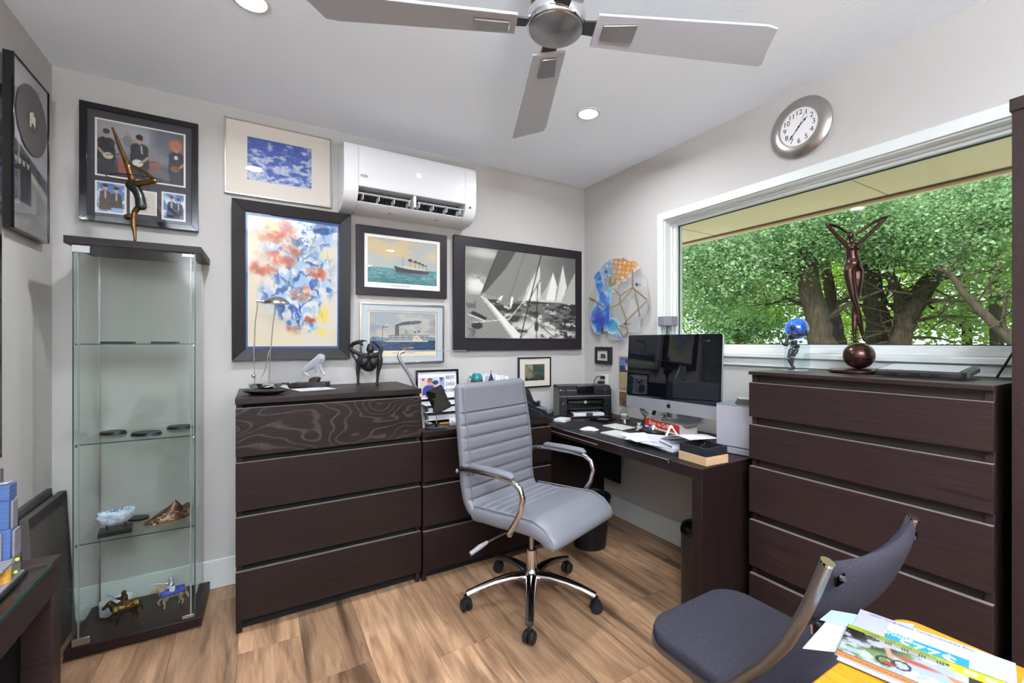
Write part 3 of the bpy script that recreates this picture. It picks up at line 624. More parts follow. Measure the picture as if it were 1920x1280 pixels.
# yellow table at the lower right
yt = thing('table', 'yellow varnished wooden table in the lower right foreground', 'table', (-1.66, -2.82, 0))
yel = wood('yellow varnished wood', 'a5660f', 'c28424', (26, 1.2, 26), .25, scale=2.5, bump=.05)
B().prism(rrect(1.0, .80, .035, ox=0, oy=0), .705, .73, 'z').build('tabletop', yel, yt, bev=.004)
for x in (-.42, .42):
    for y in (-.33, .33): bx('leg', (x-.022, y-.022, 0), (x+.022, y+.022, .7045), yel, yt, bev=.003)

# ================================================================== ceiling fan, downlights, air conditioner, clock
fan = thing('ceiling_fan', 'brushed nickel ceiling fan with four silver grey blades', 'fan', (-1.458, -1.708, H))
zb = 2.16-H
B().lathe([(0, -.001), (.085, -.001), (.085, -.03), (.082, -.19), (.078, -.2), (0, -.2)], 40).build('motor_housing', brushed, fan)
B().lathe([(0, -.2005), (.072, -.2005), (.072, -.262), (0, -.262)], 40).build('rotor_ring', blackp, fan)
B().lathe([(0, -.2625), (.082, -.2625), (.087, -.272), (.087, -.292), (.081, -.302), (.0, -.302)], 44).build('rim', chrome, fan)
B().lathe([(0, -.3025), (.077, -.3025), (.077, -.308), (.05, -.316), (0, -.319)], 44).build('motor_cap', brushed, fan)
blade_m = M('silver grey painted blade', 'b6bbc6', .5, .0)
for k in range(4):
    q = math.radians(-24.26+90*k); R = Matrix.Rotation(q, 4, 'Z') @ Matrix.Translation((0, 0, zb)) @ Matrix.Rotation(math.radians(-11), 4, 'X')
    P = [(.115, -.054), (.62, -.073), (.655, -.066), (.672, .01), (.690, .062), (.68, .071), (.115, .054)]
    bl = B().prism(P, -.004, .004, 'z', R).build('blade', blade_m, fan, bev=.0015)
    B().add(*(lambda p: ([(x, y, z) for z in (-.0115, -.0045) for x, y in p], [(0,1,2,3), (7,6,5,4), (0,4,5,1), (1,5,6,2), (2,6,7,3), (3,7,4,0)]))([(.135, -.028), (.235, -.040), (.235, .022), (.135, .022)]), R).build('blade_plate', brushed, bl, bev=.002)
    B().prism([(.06, -.02), (.125, -.025), (.125, .025), (.06, .02)], .0045, .010, 'z', R).build('blade_arm', dgrey, bl)
lamp_m = M('lit diffuser', 'ffffff', .5, emit='fffaf4', es=14)
dls = [((-.706, -.924), 'recessed ceiling downlight right of the fan blades', None), ((-2.214, -.905), 'recessed ceiling downlight at the top edge left of the fan', None)]
dls += [((x, y), 'recessed ceiling downlight behind the camera', 'downlights behind the camera') for x, y in ((-.706, -3.25), (-2.214, -3.25), (-.706, -4.6), (-2.214, -4.6))]  # unseen downlights added to brighten the room
for (x, y), lb, gr in dls:
    d = thing('downlight', lb, 'light', (x, y, H), 0, gr)
    B().lathe([(.050, -.0005), (.062, -.0005), (.062, -.004), (.050, -.007), (.050, -.0005)], 32).build('trim_ring', white_m, d)
    B().lathe([(0, -.001), (.0495, -.001), (.0495, -.005), (0, -.006)], 32).build('diffuser', lamp_m, d)
    ld = bpy.data.lights.new('lamp', 'AREA'); ld.shape = 'DISK'; ld.size = .095; ld.energy = LAMP_W; ld.color = (.90, .96, 1); ld.spread = math.radians(165)
    lo = bpy.data.objects.new('lamp', ld); COL.objects.link(lo); lo.parent = d; lo.location = (0, 0, -.012)
t = thing('fill_uplighter', 'uplighter floor lamp standing behind the camera', 'lamp', (-2.4, -3.9, 0))  # unseen lamp added to light the ceiling from below
B().lathe([(0, 0), (.14, 0), (.14, .02), (.02, .03), (0, .03)], 32).build('base', dgrey, t); B().cyl((0, 0, .03), (0, 0, 1.70), .012).build('pole', dgrey, t)
B().lathe([(.03, 1.70), (.20, 1.80), (.205, 1.80), (.03, 1.69)], 36).build('bowl', dgrey, t)
ld = bpy.data.lights.new('fill_uplight', 'AREA'); ld.shape = 'DISK'; ld.size = .34; ld.energy = UP_W; ld.color = (.86, .94, 1)
lo = bpy.data.objects.new('fill_uplight', ld); COL.objects.link(lo); lo.parent = t; lo.location = (0, 0, 1.79); lo.rotation_euler = (PI, 0, 0)
# air conditioner (front faces -Y)
ac = thing('air_conditioner', 'white wall mounted split air conditioner near the ceiling', 'air conditioner', (-1.413, 0, 1.99))
acw = M('white gloss appliance plastic', 'dddde0', .18, coat=.3); ww = .387
P = [(0, .345), (-.17, .345), (-.195, .338), (-.207, .318), (-.213, .26), (-.214, .13), (-.210, .108), (-.1, .115), (-.095, .05), (-.175, .036), (-.155, .018), (-.10, .004), (0, 0)]
Q = [(0, .345), (-.17, .345), (-.195, .338), (-.207, .318), (-.213, .26), (-.214, .13), (-.210, .10), (-.198, .065), (-.175, .036), (-.155, .018), (-.10, .004), (0, 0)]
bd = B().prism(P, -ww+.075, ww-.075, 'x').prism(Q, -ww, -ww+.075, 'x').prism(Q, ww-.075, ww, 'x').build('body', acw, ac, bev=.004)
bx('vent_back', (-ww+.075, -.105, .055), (ww-.075, -.099, .112), recess_m, ac)
b = B().box((-ww+.076, -.198, .074), (-.02, -.172, .078)).box((.02, -.198, .074), (ww-.076, -.172, .078)); b.build('louver', acw, ac, bev=.001)
b = B()
for s in (-1, 1):
    for k in range(4): x = s*(.03+.085*k); bx('vane', (x-.0015, -.195, .047), (x+.0015, -.120, .0735), acw, ac)
pass
b = B()
for k in range(56): x = -ww+.085+k*.0110; b.box((x, -.116, .052), (x+.0018, -.1055, .113))
o = b.build('fin', dgrey, ac); o['kind'] = 'stuff'
bx('center_post', (-.008, -.203, .042), (.008, -.11, .108), acw, ac, bev=.002)
B().ball((0, 0, 0), (.022, .002, .010), 20).build('badge', M('pale grey badge', 'b9b8a8', .4), ac, loc=(-.285, -.2145, .165))
text('Carrier', .012, M('badge lettering grey', '77776c', .5), ac, (-.285, -.2175, .165))
text('86', .034, M('display glow', 'ffffff', .5, emit='ffffff', es=1.1), ac, (.02, -.2145, .225), name='display_digits', sx=.8)
B().ball((0, 0, 0), (.008, .002, .010), 12).build('sensor', dgrey, ac, loc=(.345, -.208, .095))
for x in (-.13, .15): bx('screw_cap', (x, -.12, .0065), (x+.012, -.108, .0085), dgrey, ac)
# clock
ck = thing('wall_clock', 'round brushed steel wall clock above the window', 'clock', (0, -1.652, 2.258), -PI/2)
F = Matrix.Rotation(PI/2, 4, 'X')
B().lathe([(0, .0005), (.118, .0005), (.138, .012), (.138, .018), (.128, .026), (.092, .037), (.088, .036), (.088, .0285), (0, .0285)], 64, F).build('case', brushed, ck)
fc_m = M('white clock face', 'f1eff0', .5); B().lathe([(0, .0286), (.0875, .0286), (.0875, .0296), (0, .0296)], 48, F).build('dial', fc_m, ck)
ink = M('black ink', '1a1a1c', .6)
for h in range(1, 13):
    q = PI/2-h*PI/6; text(str(h), .033, ink, ck, (.066*math.cos(q), -.0298, .066*math.sin(q)), name='numeral')
def hand(name, deg, l, w, tail):
    q = math.radians(90-deg); R = Matrix.Rotation(-q, 4, 'Y')
    P = [(-tail, -w*.4), (0, -w*.35), (l*.55, -w*.3), (l*.68, -w), (l*.8, -w*.4), (l, 0), (l*.8, w*.4), (l*.68, w), (l*.55, w*.3), (0, w*.35), (-tail, w*.4)]
    B().prism(P, -.0315, -.0305, 'y', R).build(name, ink, ck, smooth=False)
hand('minute_hand', 223, .072, .0048, .022); hand('hour_hand', 48, .052, .0052, .02); hand('second_hand', 26, .07, .0008, .02)
B().lathe([(0, .0315), (.005, .0315), (.004, .034), (0, .034)], 16, F).build('pin', ink, ck)
B().lathe([(0, .0352), (.0872, .0352), (.0872, .0356), (0, .0356)], 40, F).build('lens', pic_glass, ck)

# ================================================================== pictures
def p_band(u, v):
    c = base(u, '6f6d75'); n = fbm(u*6, v*5, 3); c = c*(0.65+.7*n)[:, None]
    c = put(c, 'b9b4b8', ell(u, v, .28, .12, .42, .42, .7)*.75); c = put(c, '3f4456', ss(.5, .75, u)*.55*ss(.6, .2, v)); c = put(c, '8fb0cc', rect(u, v, .55, .58, .05, .3)*.5)
    for k in range(5): c = put(c, '5c6a80', rect(u, v, .66+.05*k, .663+.05*k, .08, .34)*.8); 
    for k in range(4): c = put(c, '5c6a80', rect(u, v, .62, .86, .1+.06*k, .107+.06*k)*.8)
    c = put(c, '2b2a33', ss(.55, .9, v)*.85); c = put(c, '8d8a90', ell(u, v, .72, .86, .25, .1, .6)*.5)
    c = put(c, 'b2573c', rect(u, v, .23, .42, .66, .92)*.85); c = put(c, 'a34c36', rect(u, v, .5, .72, .6, .8)*.55); c = put(c, 'c9663f', ell(u, v, .9, .24, .08, .12, .4)*.9)
    c = put(c, '8f8d92', seg(u, v, (.27, .3), (.4, .3), .03)+ell(u, v, .33, .42, .09, .1)*.6)
    c = put(c, '7a7674', ell(u, v, .335, .30, .05, .12)*.8); c = put(c, 'a88f80', ell(u, v, .335, .17, .022, .05))
    def man(c, x, y, s, shirt, skin, hair, g, left):
        c = put(c, shirt, np.maximum(poly(u, v, [(x-.09*s, y+.12*s), (x+.09*s, y+.12*s), (x+.11*s, y+.5*s), (x-.11*s, y+.5*s)]), ell(u, v, x, y+.16*s, .10*s, .1*s)))
        c = put(c, '201f28', poly(u, v, [(x-.1*s, y+.48*s), (x+.1*s, y+.48*s), (x+.08*s, 1), (x-.08*s, 1)])*.8)
        c = put(c, skin, ell(u, v, x, y, .034*s, .085*s)); c = put(c, hair, ell(u, v, x, y-.05*s, .04*s, .05*s)*1.0)
        d = -1 if left else 1
        c = put(c, skin, seg(u, v, (x+d*.09*s, y+.3*s), (x+d*.02, y+.42*s), .02)); c = put(c, g, ell(u, v, x-.02*d, y+.42*s, .06*s, .065*s)); c = put(c, '2a211c', seg(u, v, (x, y+.41*s), (x+.2*s, y+.34*s), .008))
        return c
    c = man(c, .10, .24, .95, '17171b', 'b08b78', '15151a', 'c9bca6', 1)
    c = man(c, .47, .25, 1.05, '141419', 'b98e7a', '1b1718', 'd8d4c8', 0); c = put(c, 'a9a6ae', seg(u, v, (.49, .36), (.5, .5), .012)); c = put(c, '111114', seg(u, v, (.46, .24), (.5, .245), .012))
    c = man(c, .91, .30, .95, '1c1d26', 'b07a62', 'a3683f', '8a4b2c', 0); c = put(c, 'c9c9ce', ell(u, v, .905, .47, .025, .04))
    return c
def p_duo(seed):
    def f(u, v):
        c = put(base(u, '5b86bf'), 'dfe6ef', ss(.45, .62, fbm(u*4, v*5, seed))); c = put(c, '2e5aa5', ss(.3, 0, v)*.5)
        for x, y, coat in ((.3, .16, '5a4536'), (.7, .22, '4b3f2c')) if seed == 1 else ((.4, .2, '1c2238'), (.74, .26, '1a1a20')):
            c = put(c, coat, np.maximum(poly(u, v, [(x-.2, y+.2), (x+.2, y+.2), (x+.24, .95), (x-.24, .95)]), ell(u, v, x, y+.2, .2, .1))); c = put(c, 'd3a58c', ell(u, v, x, y, .085, .1)); c = put(c, '231c1a', ell(u, v, x, y-.07, .1, .055)); c = put(c, 'aab6d6', seg(u, v, (x, y+.14), (x, y+.34), .035))
        c = put(c, '98aed2', rect(u, v, .5, .95, .84, 1)*(1 if seed == 1 else .4)); return c
    return f
def p_sheet(u, v):
    c = base(u, 'dcd6ce')
    for k in range(13): c = put(c, '77726e', rect(u, v, .12, .5+.38*hsh(np.array(k*1.), np.array(2.), 3), .2+.055*k, .212+.055*k)*.9)
    return put(c, '3a3838', rect(u, v, .42, .55, .06, .12))
def p_blue(u, v):
    n = fbm(u*9, v*14, 5, 5); m = fbm(u*3, v*3, 8); c = put(base(u, '2f4fae'), 'c9cfe2', ss(.45, .6, n+.35*(v-.45)*(1.3-u)+.12*(m-.5)))
    c = put(c, '5570c0', ss(.5, .6, fbm(u*30, v*30, 9))*.5); return put(c, '8aa0c0', ss(.55, .7, fbm(u*7, v*5, 14))*ss(.4, .7, u)*ss(.6, .2, v)*.7)
def p_abs(u, v):
    c = put(base(u, 'e0d8cc'), 'e6d2a8', ss(.35, .65, fbm(u*2.5, v*3, 1))*.55); c = put(c, 'f3e4a8', ss(.75, 1, v)*.4*fbm(u*3, v*3, 11))
    wx, wy = fbm(u*4, v*5, 31)-.5, fbm(u*4, v*5, 37)-.5; U, V = u+wx*.16, v+wy*.13
    env = np.maximum.reduce([ell(U, V, .70, .09, .28, .12, .5), ell(U, V, .55, .40, .33, .16, .6), ell(U, V, .66, .52, .3, .12, .5), ell(U, V, .52, .66, .30, .10, .5), ell(U, V, .62, .78, .2, .09, .5), ell(U, V, .4, .22, .22, .08, .5)*.8, ell(U, V, .33, .58, .2, .08, .6)])
    n1 = fbm(u*13+wx*6, v*22+wy*6, 21, 5); n2 = fbm(u*14, v*20, 25, 5)
    c = put(c, 'e3e6ea', env*.85); c = put(c, '8fb4de', env*ss(.42, .55, n2)*.8); c = put(c, '1c5cb4', env*ss(.52, .60, n1)); c = put(c, '0d3a86', env*ss(.62, .7, n1)*.8)
    ore = np.maximum.reduce([ell(U, V, .30, .085, .20, .09, .5), ell(U, V, .27, .31, .19, .06, .5), ell(U, V, .14, .41, .15, .055, .5), ell(U, V, .47, .22, .09, .04, .5), ell(U, V, .77, .42, .11, .05, .5), ell(U, V, .5, .855, .1, .05, .5), ell(U, V, .72, .80, .08, .03, .5), ell(U, V, .58, .58, .12, .05, .6)*.8])
    n3 = fbm(u*14+3, v*19, 41, 5); c = put(c, 'e9a878', ore*.55); c = put(c, 'c8562c', ore*ss(.40, .58, n3)); c = put(c, '8a3218', ore*ss(.6, .7, n3)*.8)
    ye = np.maximum.reduce([ell(U, V, .2, .05, .08, .06, .6), ell(U, V, .86, .76, .07, .07, .6), ell(U, V, .42, .5, .08, .03, .6), ell(U, V, .85, .90, .12, .02, .6), ell(U, V, .8, .27, .1, .05, .7)]); c = put(c, 'f2d445', ye*ss(.35, .6, fbm(u*9, v*7, 51))*.9)
    return put(c, '54707a', env*ss(.62, .68, fbm(u*22, v*10, 61))*.5)
def p_liner(u, v):
    c = put(base(u, 'b9bdbd'), 'd9c096', ss(.35, .62, fbm(u*4, v*6, 2))*ss(.62, .3, v)*.95); c = put(c, 'c9b9a4', ss(.5, .7, fbm(u*3+4, v*4, 6))*.5*(v < .64))
    c = put(c, 'e2c389', ell(u, v, .25, .25, .25, .08, .7)*.5)
    hz = .655+.05*u*0; sea = ss(hz-.004, hz+.006, v); n = fbm(u*14, v*46, 9)
    c = put(c, '5f9c9f', sea); c = put(c, '2f7a80', sea*ss(.42, .62, n)); c = put(c, '9ac4c0', sea*ss(.6, .7, fbm(u*20, v*60, 12))*.7); c = put(c, '1f6468', sea*ss(.8, 1, v)*.5)
    c = put(c, '4a5458', poly(u, v, [(.37, .70), (.88, .72), (.86, .79), (.4, .78)])*.4)
    c = put(c, 'd7d3c8', poly(u, v, [(.47, .575), (.8, .60), (.83, .655), (.45, .64)])*.9); c = put(c, '2c2f36', poly(u, v, [(.362, .59), (.45, .625), (.62, .655), (.885, .675), (.865, .735), (.62, .735), (.39, .72)])); c = put(c, '6d3a34', poly(u, v, [(.385, .71), (.62, .727), (.866, .727), (.865, .74), (.62, .742), (.39, .73)]))
    for k, x in enumerate((.585, .665, .725, .775)):
        y = .46+.025*k; c = put(c, 'c29a52', rect(u, v, x, x+.018, y, .62)); c = put(c, '2a2420', ell(u, v, x+.012, y-.02, .03-.004*k, .035-.004*k)); c = put(c, '5a4a40', ell(u, v, x+.05, y+.005, .03, .02)*.6)
    for x in (.49, .845): c = put(c, '70695e', seg(u, v, (x, .36 if x < .6 else .5), (x, .62), .003))
    return c
def p_steam(u, v):
    c = put(base(u, 'a9b2b6'), 'c9c3b8', ss(.4, .62, fbm(u*4, v*5, 3))); c = put(c, '8d98a4', ss(.5, .68, fbm(u*3, v*4, 5))*.6*(v < .6)); c = put(c, 'd3bfae', ss(.45, .6, v)*.4)
    c = put(c, '6f8ba0', poly(u, v, [(0, .66), (.1, .63), (.2, .67), (.4, .65), (.6, .66), (.9, .64), (1, .66), (1, .75), (0, .75)])*.9)
    s = ss(.735, .745, v); c = put(c, '2f4f74', s); c = put(c, '1e3656', s*ss(.45, .6, fbm(u*10, v*40, 8))); c = put(c, '55759a', s*ss(.6, .68, fbm(u*16, v*50, 9))*.6)
    c = put(c, '3c3f46', poly(u, v, [(.37, .33), (.47, .25), (.58, .22), (.75, .2), (.79, .24), (.74, .29), (.6, .31), (.48, .34), (.38, .35)])*(.55+.45*fbm(u*14, v*14, 2)))
    for x in (.375, .405): c = put(c, '34363c', rect(u, v, x, x+.019, .33, .62))
    c = put(c, 'b9bcb8', rect(u, v, .27, .90, .60, .74)); st = ((np.floor(u*90) % 3) == 0)
    c = put(c, '5f6f80', rect(u, v, .27, .9, .61, .735)*st*.8); c = put(c, '4a4a4c', rect(u, v, .27, .9, .655, .668)+rect(u, v, .27, .9, .60, .608)+rect(u, v, .2, .9, .72, .73)*.6)
    c = put(c, 'ddd8cc', poly(u, v, [(.18, .725), (.26, .745), (.88, .745), (.88, .765), (.24, .765)])); c = put(c, 'd8d0bd', rect(u, v, .48, .65, .575, .60)); c = put(c, '70675a', rect(u, v, .46, .64, .57, .58))
    c = put(c, 'e6d8b8', np.minimum(ell(u, v, .70, .715, .055, .115), (v < .735))); c = put(c, 'b49c70', np.minimum(ell(u, v, .70, .72, .03, .06), (v < .735))); c = put(c, 'e2ddd2', rect(u, v, .64, .79, .70, .755)*.9)
    c = put(c, 'b59252', ell(u, v, .54, .52, .022, .05)); c = put(c, '7a5b32', rect(u, v, .538, .542, .43, .5))
    c = put(c, '3a3c44', rect(u, v, .182, .185, .36, .73)); c = put(c, '6b4b48', poly(u, v, [(.185, .36), (.3, .385), (.185, .4)])); c = put(c, '6f5560', rect(u, v, .66, .7, .49, .53)+rect(u, v, .72, .76, .475, .515)); c = put(c, '3a4a78', rect(u, v, .66, .675, .49, .51)+rect(u, v, .72, .735, .475, .495)); c = put(c, '44464c', rect(u, v, .718, .72, .47, .62))
    c = put(c, '4a5f78', poly(u, v, [(.02, .72), (.05, .62), (.09, .7), (.12, .73)])*.8); c = put(c, 'b06a4c', ell(u, v, .52, .95, .06, .03, .6)*.9); c = put(c, 'c9a58a', ell(u, v, .61, .93, .04, .025, .6)*.8)
    return c
def p_sail(u, v):
    g = lambda k: '%02x%02x%02x' % (int(k*255), int(k*250), int(k*240))
    c = put(base(u, g(.46)), g(.62), ss(.35, .65, fbm(u*2.5, v*3, 4))*.5); c = put(c, g(.36), ss(.5, 1, u)*ss(.5, .1, v)*.7)
    c = put(c, g(.86), ell(u, v, .09, .42, .1, .1, .6)*ss(.4, .55, fbm(u*10, v*9, 7))); c = put(c, g(.8), ell(u, v, .16, .06, .12, .05, .6)*.7); c = put(c, g(.62), ss(.42, .56, v)*ss(.12, 0, np.abs(v-.53))*.6)
    sea = (v > .565); n = fbm(u*10, v*18, 9, 5); c = put(c, g(.17), sea*1.); c = put(c, g(.42), sea*ss(.48, .6, n)); c = put(c, g(.85), sea*ss(.62, .7, fbm(u*14, v*22, 15, 5))*.9)
    c = put(c, g(.9), np.maximum(ell(u, v, .5, .92, .28, .16, .6)*ss(.38, .55, fbm(u*12, v*12, 22))*.85, ell(u, v, .86, .95, .16, .05, .6)*ss(.35, .5, fbm(u*20, v*16, 2))*.9)*sea)
    # far yachts
    for P, k in (([(.64, .12), (.655, .55), (.49, .56), (.52, .42)], .9), ([(.635, .13), (.55, .4), (.50, .56), (.475, .56)], .74), ([(.77, .19), (.815, .36), (.79, .545), (.70, .545)], .93), ([(.77, .2), (.71, .38), (.62, .545), (.70, .545)], .72), ([(.87, .09), (.91, .36), (.86, .55), (.80, .54)], .95), ([(.87, .1), (.83, .3), (.82, .42)], .6), ([(1, .16), (1, .57), (.84, .57)], .72)):
        c = put(c, g(k), poly(u, v, P)*(.82+.18*ss(.2, .8, u*5 % 1)))
    c = put(c, g(.8), rect(u, v, .64, .86, .54, .565)*.9); c = put(c, g(.2), rect(u, v, .66, .86, .562, .568))
    # big near genoa
    c = put(c, g(.50), poly(u, v, [(.27, .0), (.645, .0), (.56, .25), (.47, .50), (.40, .60), (.33, .635), (.28, .6), (.24, .53), (.13, .50)])*(.9+.1*ss(.3, .7, u*9 % 1))); c = put(c, g(.28), poly(u, v, [(.27, 0), (.42, 0), (.33, .2), (.16, .48), (.13, .50)])); c = put(c, g(.35), seg(u, v, (.50, .0), (.36, .55), .003)); c = put(c, g(.92), poly(u, v, [(.29, .52), (.31, .51), (.29, .57), (.26, .56)])+poly(u, v, [(.38, .52), (.4, .52), (.385, .63), (.365, .635)]))
    # deck
    dk = poly(u, v, [(0, .52), (.12, .52), (.42, 1), (0, 1)]); c = put(c, g(.55), dk); c = put(c, g(.42), dk*((((u-.12-(v-.52)*.55)*38) % 1) < .18)); c = put(c, g(.9), poly(u, v, [(.12, .54), (.17, .56), (.47, .97), (.45, 1), (.40, 1)])); c = put(c, g(.75), poly(u, v, [(.12, .53), (.15, .54), (.40, 1), (.385, 1)]))
    c = put(c, g(.12), poly(u, v, [(.03, .73), (.06, .70), (.17, .77), (.16, .80)])); c = put(c, g(.85), seg(u, v, (.02, .74), (.16, .81), .006)); c = put(c, g(.15), ell(u, v, .09, .86, .045, .04)); c = put(c, g(.35), ss(.5, .6, fbm(u*18, v*14, 33))*(u < .08)*(v > .5)*.9)
    for a, b_, w in (((.655, 0), (.46, 1), .006), ((.645, .3), (.52, .6), .004), ((.62, .35), (.61, 1), .005), ((.60, .8), (.46, 1), .004), ((.62, .82), (.8, 1), .004), ((.12, .52), (.27, .0), .005)): c = put(c, g(.14), seg(u, v, a, b_, w))
    c = put(c, g(.88), seg(u, v, (.50, .55), (.36, .78), .004)+seg(u, v, (.36, .78), (.05, .83), .004)); c = put(c, g(.1), ell(u, v, .61, .86, .02, .06)*.8)
    return c
def p_green(u, v):
    n = fbm(u*9, v*9, 3, 5); c = put(base(u, '4a5a4e'), '93836a', (u < .42)*ss(.3, .6, n)); c = put(c, '2c3a36', (u > .42)*ss(.4, .6, n)*.8); c = put(c, 'c5b49a', (u < .42)*ss(.5, .1, v)*.4); return put(c, '2a281f', ss(.7, .9, v)*ss(.4, .55, fbm(u*16, v*12, 8)))
def p_record(u, v):
    c = put(base(u, 'c3bdc8'), 'b3aeb6', fbm(u*3, v*4, 2)); c = put(c, '55545a', poly(u, v, [(0, .46), (1, .60), (1, .70), (0, .52)])); c = put(c, '9b9894', poly(u, v, [(0, .52), (1, .70), (1, 1), (0, 1)])*(.8+.4*fbm(u*8, v*12, 5))); c = put(c, '6f6d6c', poly(u, v, [(.0, .80), (1, .92), (1, 1), (0, 1)])*.5); c = put(c, 'd2cec8', poly(u, v, [(.3, .57), (1, .69), (1, .76), (.35, .62)])*.7)
    for k, x in enumerate((.1, .2, .3, .42)): c = put(c, '1d1c20', np.maximum(poly(u, v, [(x-.07, .60), (x+.08, .60), (x+.09, .83), (x-.08, .83)]), ell(u, v, x, .60, .075, .04))); c = put(c, 'b9aea8', ell(u, v, x, .575, .04, .03)); c = put(c, '201d1e', ell(u, v, x, .555, .042, .018))
    return c
def p_disc(u, v):
    r = np.hypot(u-.5, v-.5); c = base(u, '5f5c5a')*(1+.05*np.sin(r*260))[:, None]; c = put(c, '4a4745', (r < .17)*1.); d = ((fbm(u*14, v*14, 3) > .52) & (r < .15) & (np.abs(u-.5) < .09)); return put(c, 'd9d2bb', d*1.)
def p_dad(u, v):
    c = base(u, 'eceaf0'); P = rect(u, v, .05, .68, .2, .95); c = put(c, 'c9cbd6', P); c = put(c, 'd8c3b4', P*(u < .35)*.8); c = put(c, 'c2504c', rect(u, v, .1, .17, .23, .33)); c = put(c, '8e95c0', P*(u > .55)*.8); c = put(c, '3b4a8e', P*poly(u, v, [(.55, .2), (.66, .2), (.6, .4)]))
    c = put(c, '2b3f86', P*np.maximum(poly(u, v, [(.12, .62), (.3, .48), (.48, .62), (.5, .95), (.1, .95)]), ell(u, v, .3, .62, .16, .14))); c = put(c, 'd0907c', ell(u, v, .31, .38, .07, .13)); c = put(c, '6a5b55', ell(u, v, .31, .28, .07, .05)); c = put(c, '8b2f2c', seg(u, v, (.25, .36), (.36, .36), .02)); c = put(c, 'd49a86', ell(u, v, .44, .48, .055, .1)); c = put(c, '27325a', ell(u, v, .45, .40, .08, .08)); return put(c, 'e3b0b4', P*rect(u, v, .08, .2, .85, .95))
def p_smallfig(u, v): c = put(base(u, 'c9c6c2'), 'f0eeea', ell(u, v, .5, .3, .4, .3, .7)); return put(put(c, '2f3632', np.maximum(ell(u, v, .4, .5, .16, .25), ell(u, v, .6, .55, .2, .25))), '3c3a38', rect(u, v, .2, .8, .7, .85))
def p_card(u, v):
    c = put(base(u, '8f7a5e'), 'c3ab84', fbm(u*6, v*7, 4)); c = put(c, '2a3350', rect(u, v, .06, .94, .05, .50)); c = put(c, '5a76b8', rect(u, v, .06, .94, .05, .3)*ss(.4, .6, fbm(u*5, v*6, 2))); return put(c, 'dfd2c2', ell(u, v, .6, .33, .22, .12, .5)*ss(.35, .6, fbm(u*12, v*12, 6)))
def picture(label, cat, wall, c, z0, z1, half, bw, depth, fm, mats=(), pic=None, fn=None, res=(100, 80), slope=0, glass=True, name='framed_picture', tilt=0, extra=None, lip=.004):
    """wall: 'back' (c = x), 'right' / 'left' (c = y). mats: list of (inset from frame inner edge, material). pic rect is relative to outer frame centre/bottom"""
    loc, rz = {'back': ((c, -.0005, z0), 0), 'right': ((-.0005, c, z0), -PI/2), 'left': ((-W+.0005, c, z0), PI/2)}[wall]
    t = thing(name, label, cat, loc, rz)
    if tilt: t.rotation_euler = (tilt, 0, rz)
    h = z1-z0
    B().ring((-half, half, 0, h), (-half+bw, half-bw, bw, h-bw), -depth, -depth+slope, -.001).build('frame', fm, t, bev=.0012)
    y = -depth+slope+lip; k = 0
    x0, x1, a, b_ = -half+bw, half-bw, bw, h-bw
    bx('backing', (x0+.0003, -.004, a+.0003), (x1-.0003, -.0012, b_-.0003), M('backing board', '6f6257', .9), t)
    yy = y+.002
    for ins, mm in mats:
        i = (x0+ins[0], x1-ins[1], a+ins[2], b_-ins[3]); B().ring((x0+.0002, x1-.0002, a+.0002, b_-.0002), i, yy, yy, yy+.0022).build('mat_board', mm, t, smooth=False); x0, x1, a, b_ = i; yy += .0023
    if fn is not None:
        r = pic or (x0+.0002, x1-.0002, a+.0002, b_-.0002); grid('print', fn, *r, *res, print_m, t, y=yy+.0006)
    if glass: bx('glass', (-half+bw+.0003, y-.001, bw+.0003), (half-bw-.0003, y, h-bw-.0003), pic_glass, t, smooth=False)
    return t, yy
purple_black = wood('purple black frame wood', '1b161b', '2b252b', (30, 30, 30), .4, scale=2, bump=.1)
dark_frame = wood('black brown brushed frame', '100d0f', '1f191b', (30, 30, 30), .42, scale=2, bump=.1)
blk_frame = M('black lacquer frame', '131214', .14, coat=.4)
charc_mat = M('charcoal mat board', '403e47', .85)
# band photographs
t, yy = picture('black lacquer frame with four band photographs behind the bronze acrobat', 'picture', 'back', -2.655, 1.792, 2.3225, .2125, .026, .03, blk_frame, [((.0, .0, .0, .0), charc_mat)], None, None)
bx('mount', (-.186, yy+.0005, .027), (.186, yy+.002, .503), charc_mat, t)
def photo(x0, x1, z0, z1, fn, res, brd=.007):
    bx('photo_border', (x0-brd, yy-.0012, z0-brd), (x1+brd, yy+.0003, z1+brd), M('cream photo border', 'ded5ca', .8), t); grid('photo', fn, x0, x1, z0, z1, *res, print_m, t, y=yy-.0016)
photo(-.155, .155, .215, .462, p_band, (150, 110)); photo(-.155, -.062, .048, .178, p_duo(1), (44, 60)); photo(.078, .155, .048, .168, p_duo(2), (40, 58)); photo(-.036, .047, .06, .16, p_sheet, (40, 60))
text('U2', .011, ink, t, (.0, yy-.002, .152))
# blue print in silver frame
picture('thin silver frame with small blue abstract print on cream mat', 'picture', 'back', -2.087, 2.008, 2.398, .25, .007, .018, silver_m, [((.091, .094, .079, .071), cream_m)], None, p_blue, (90, 70))
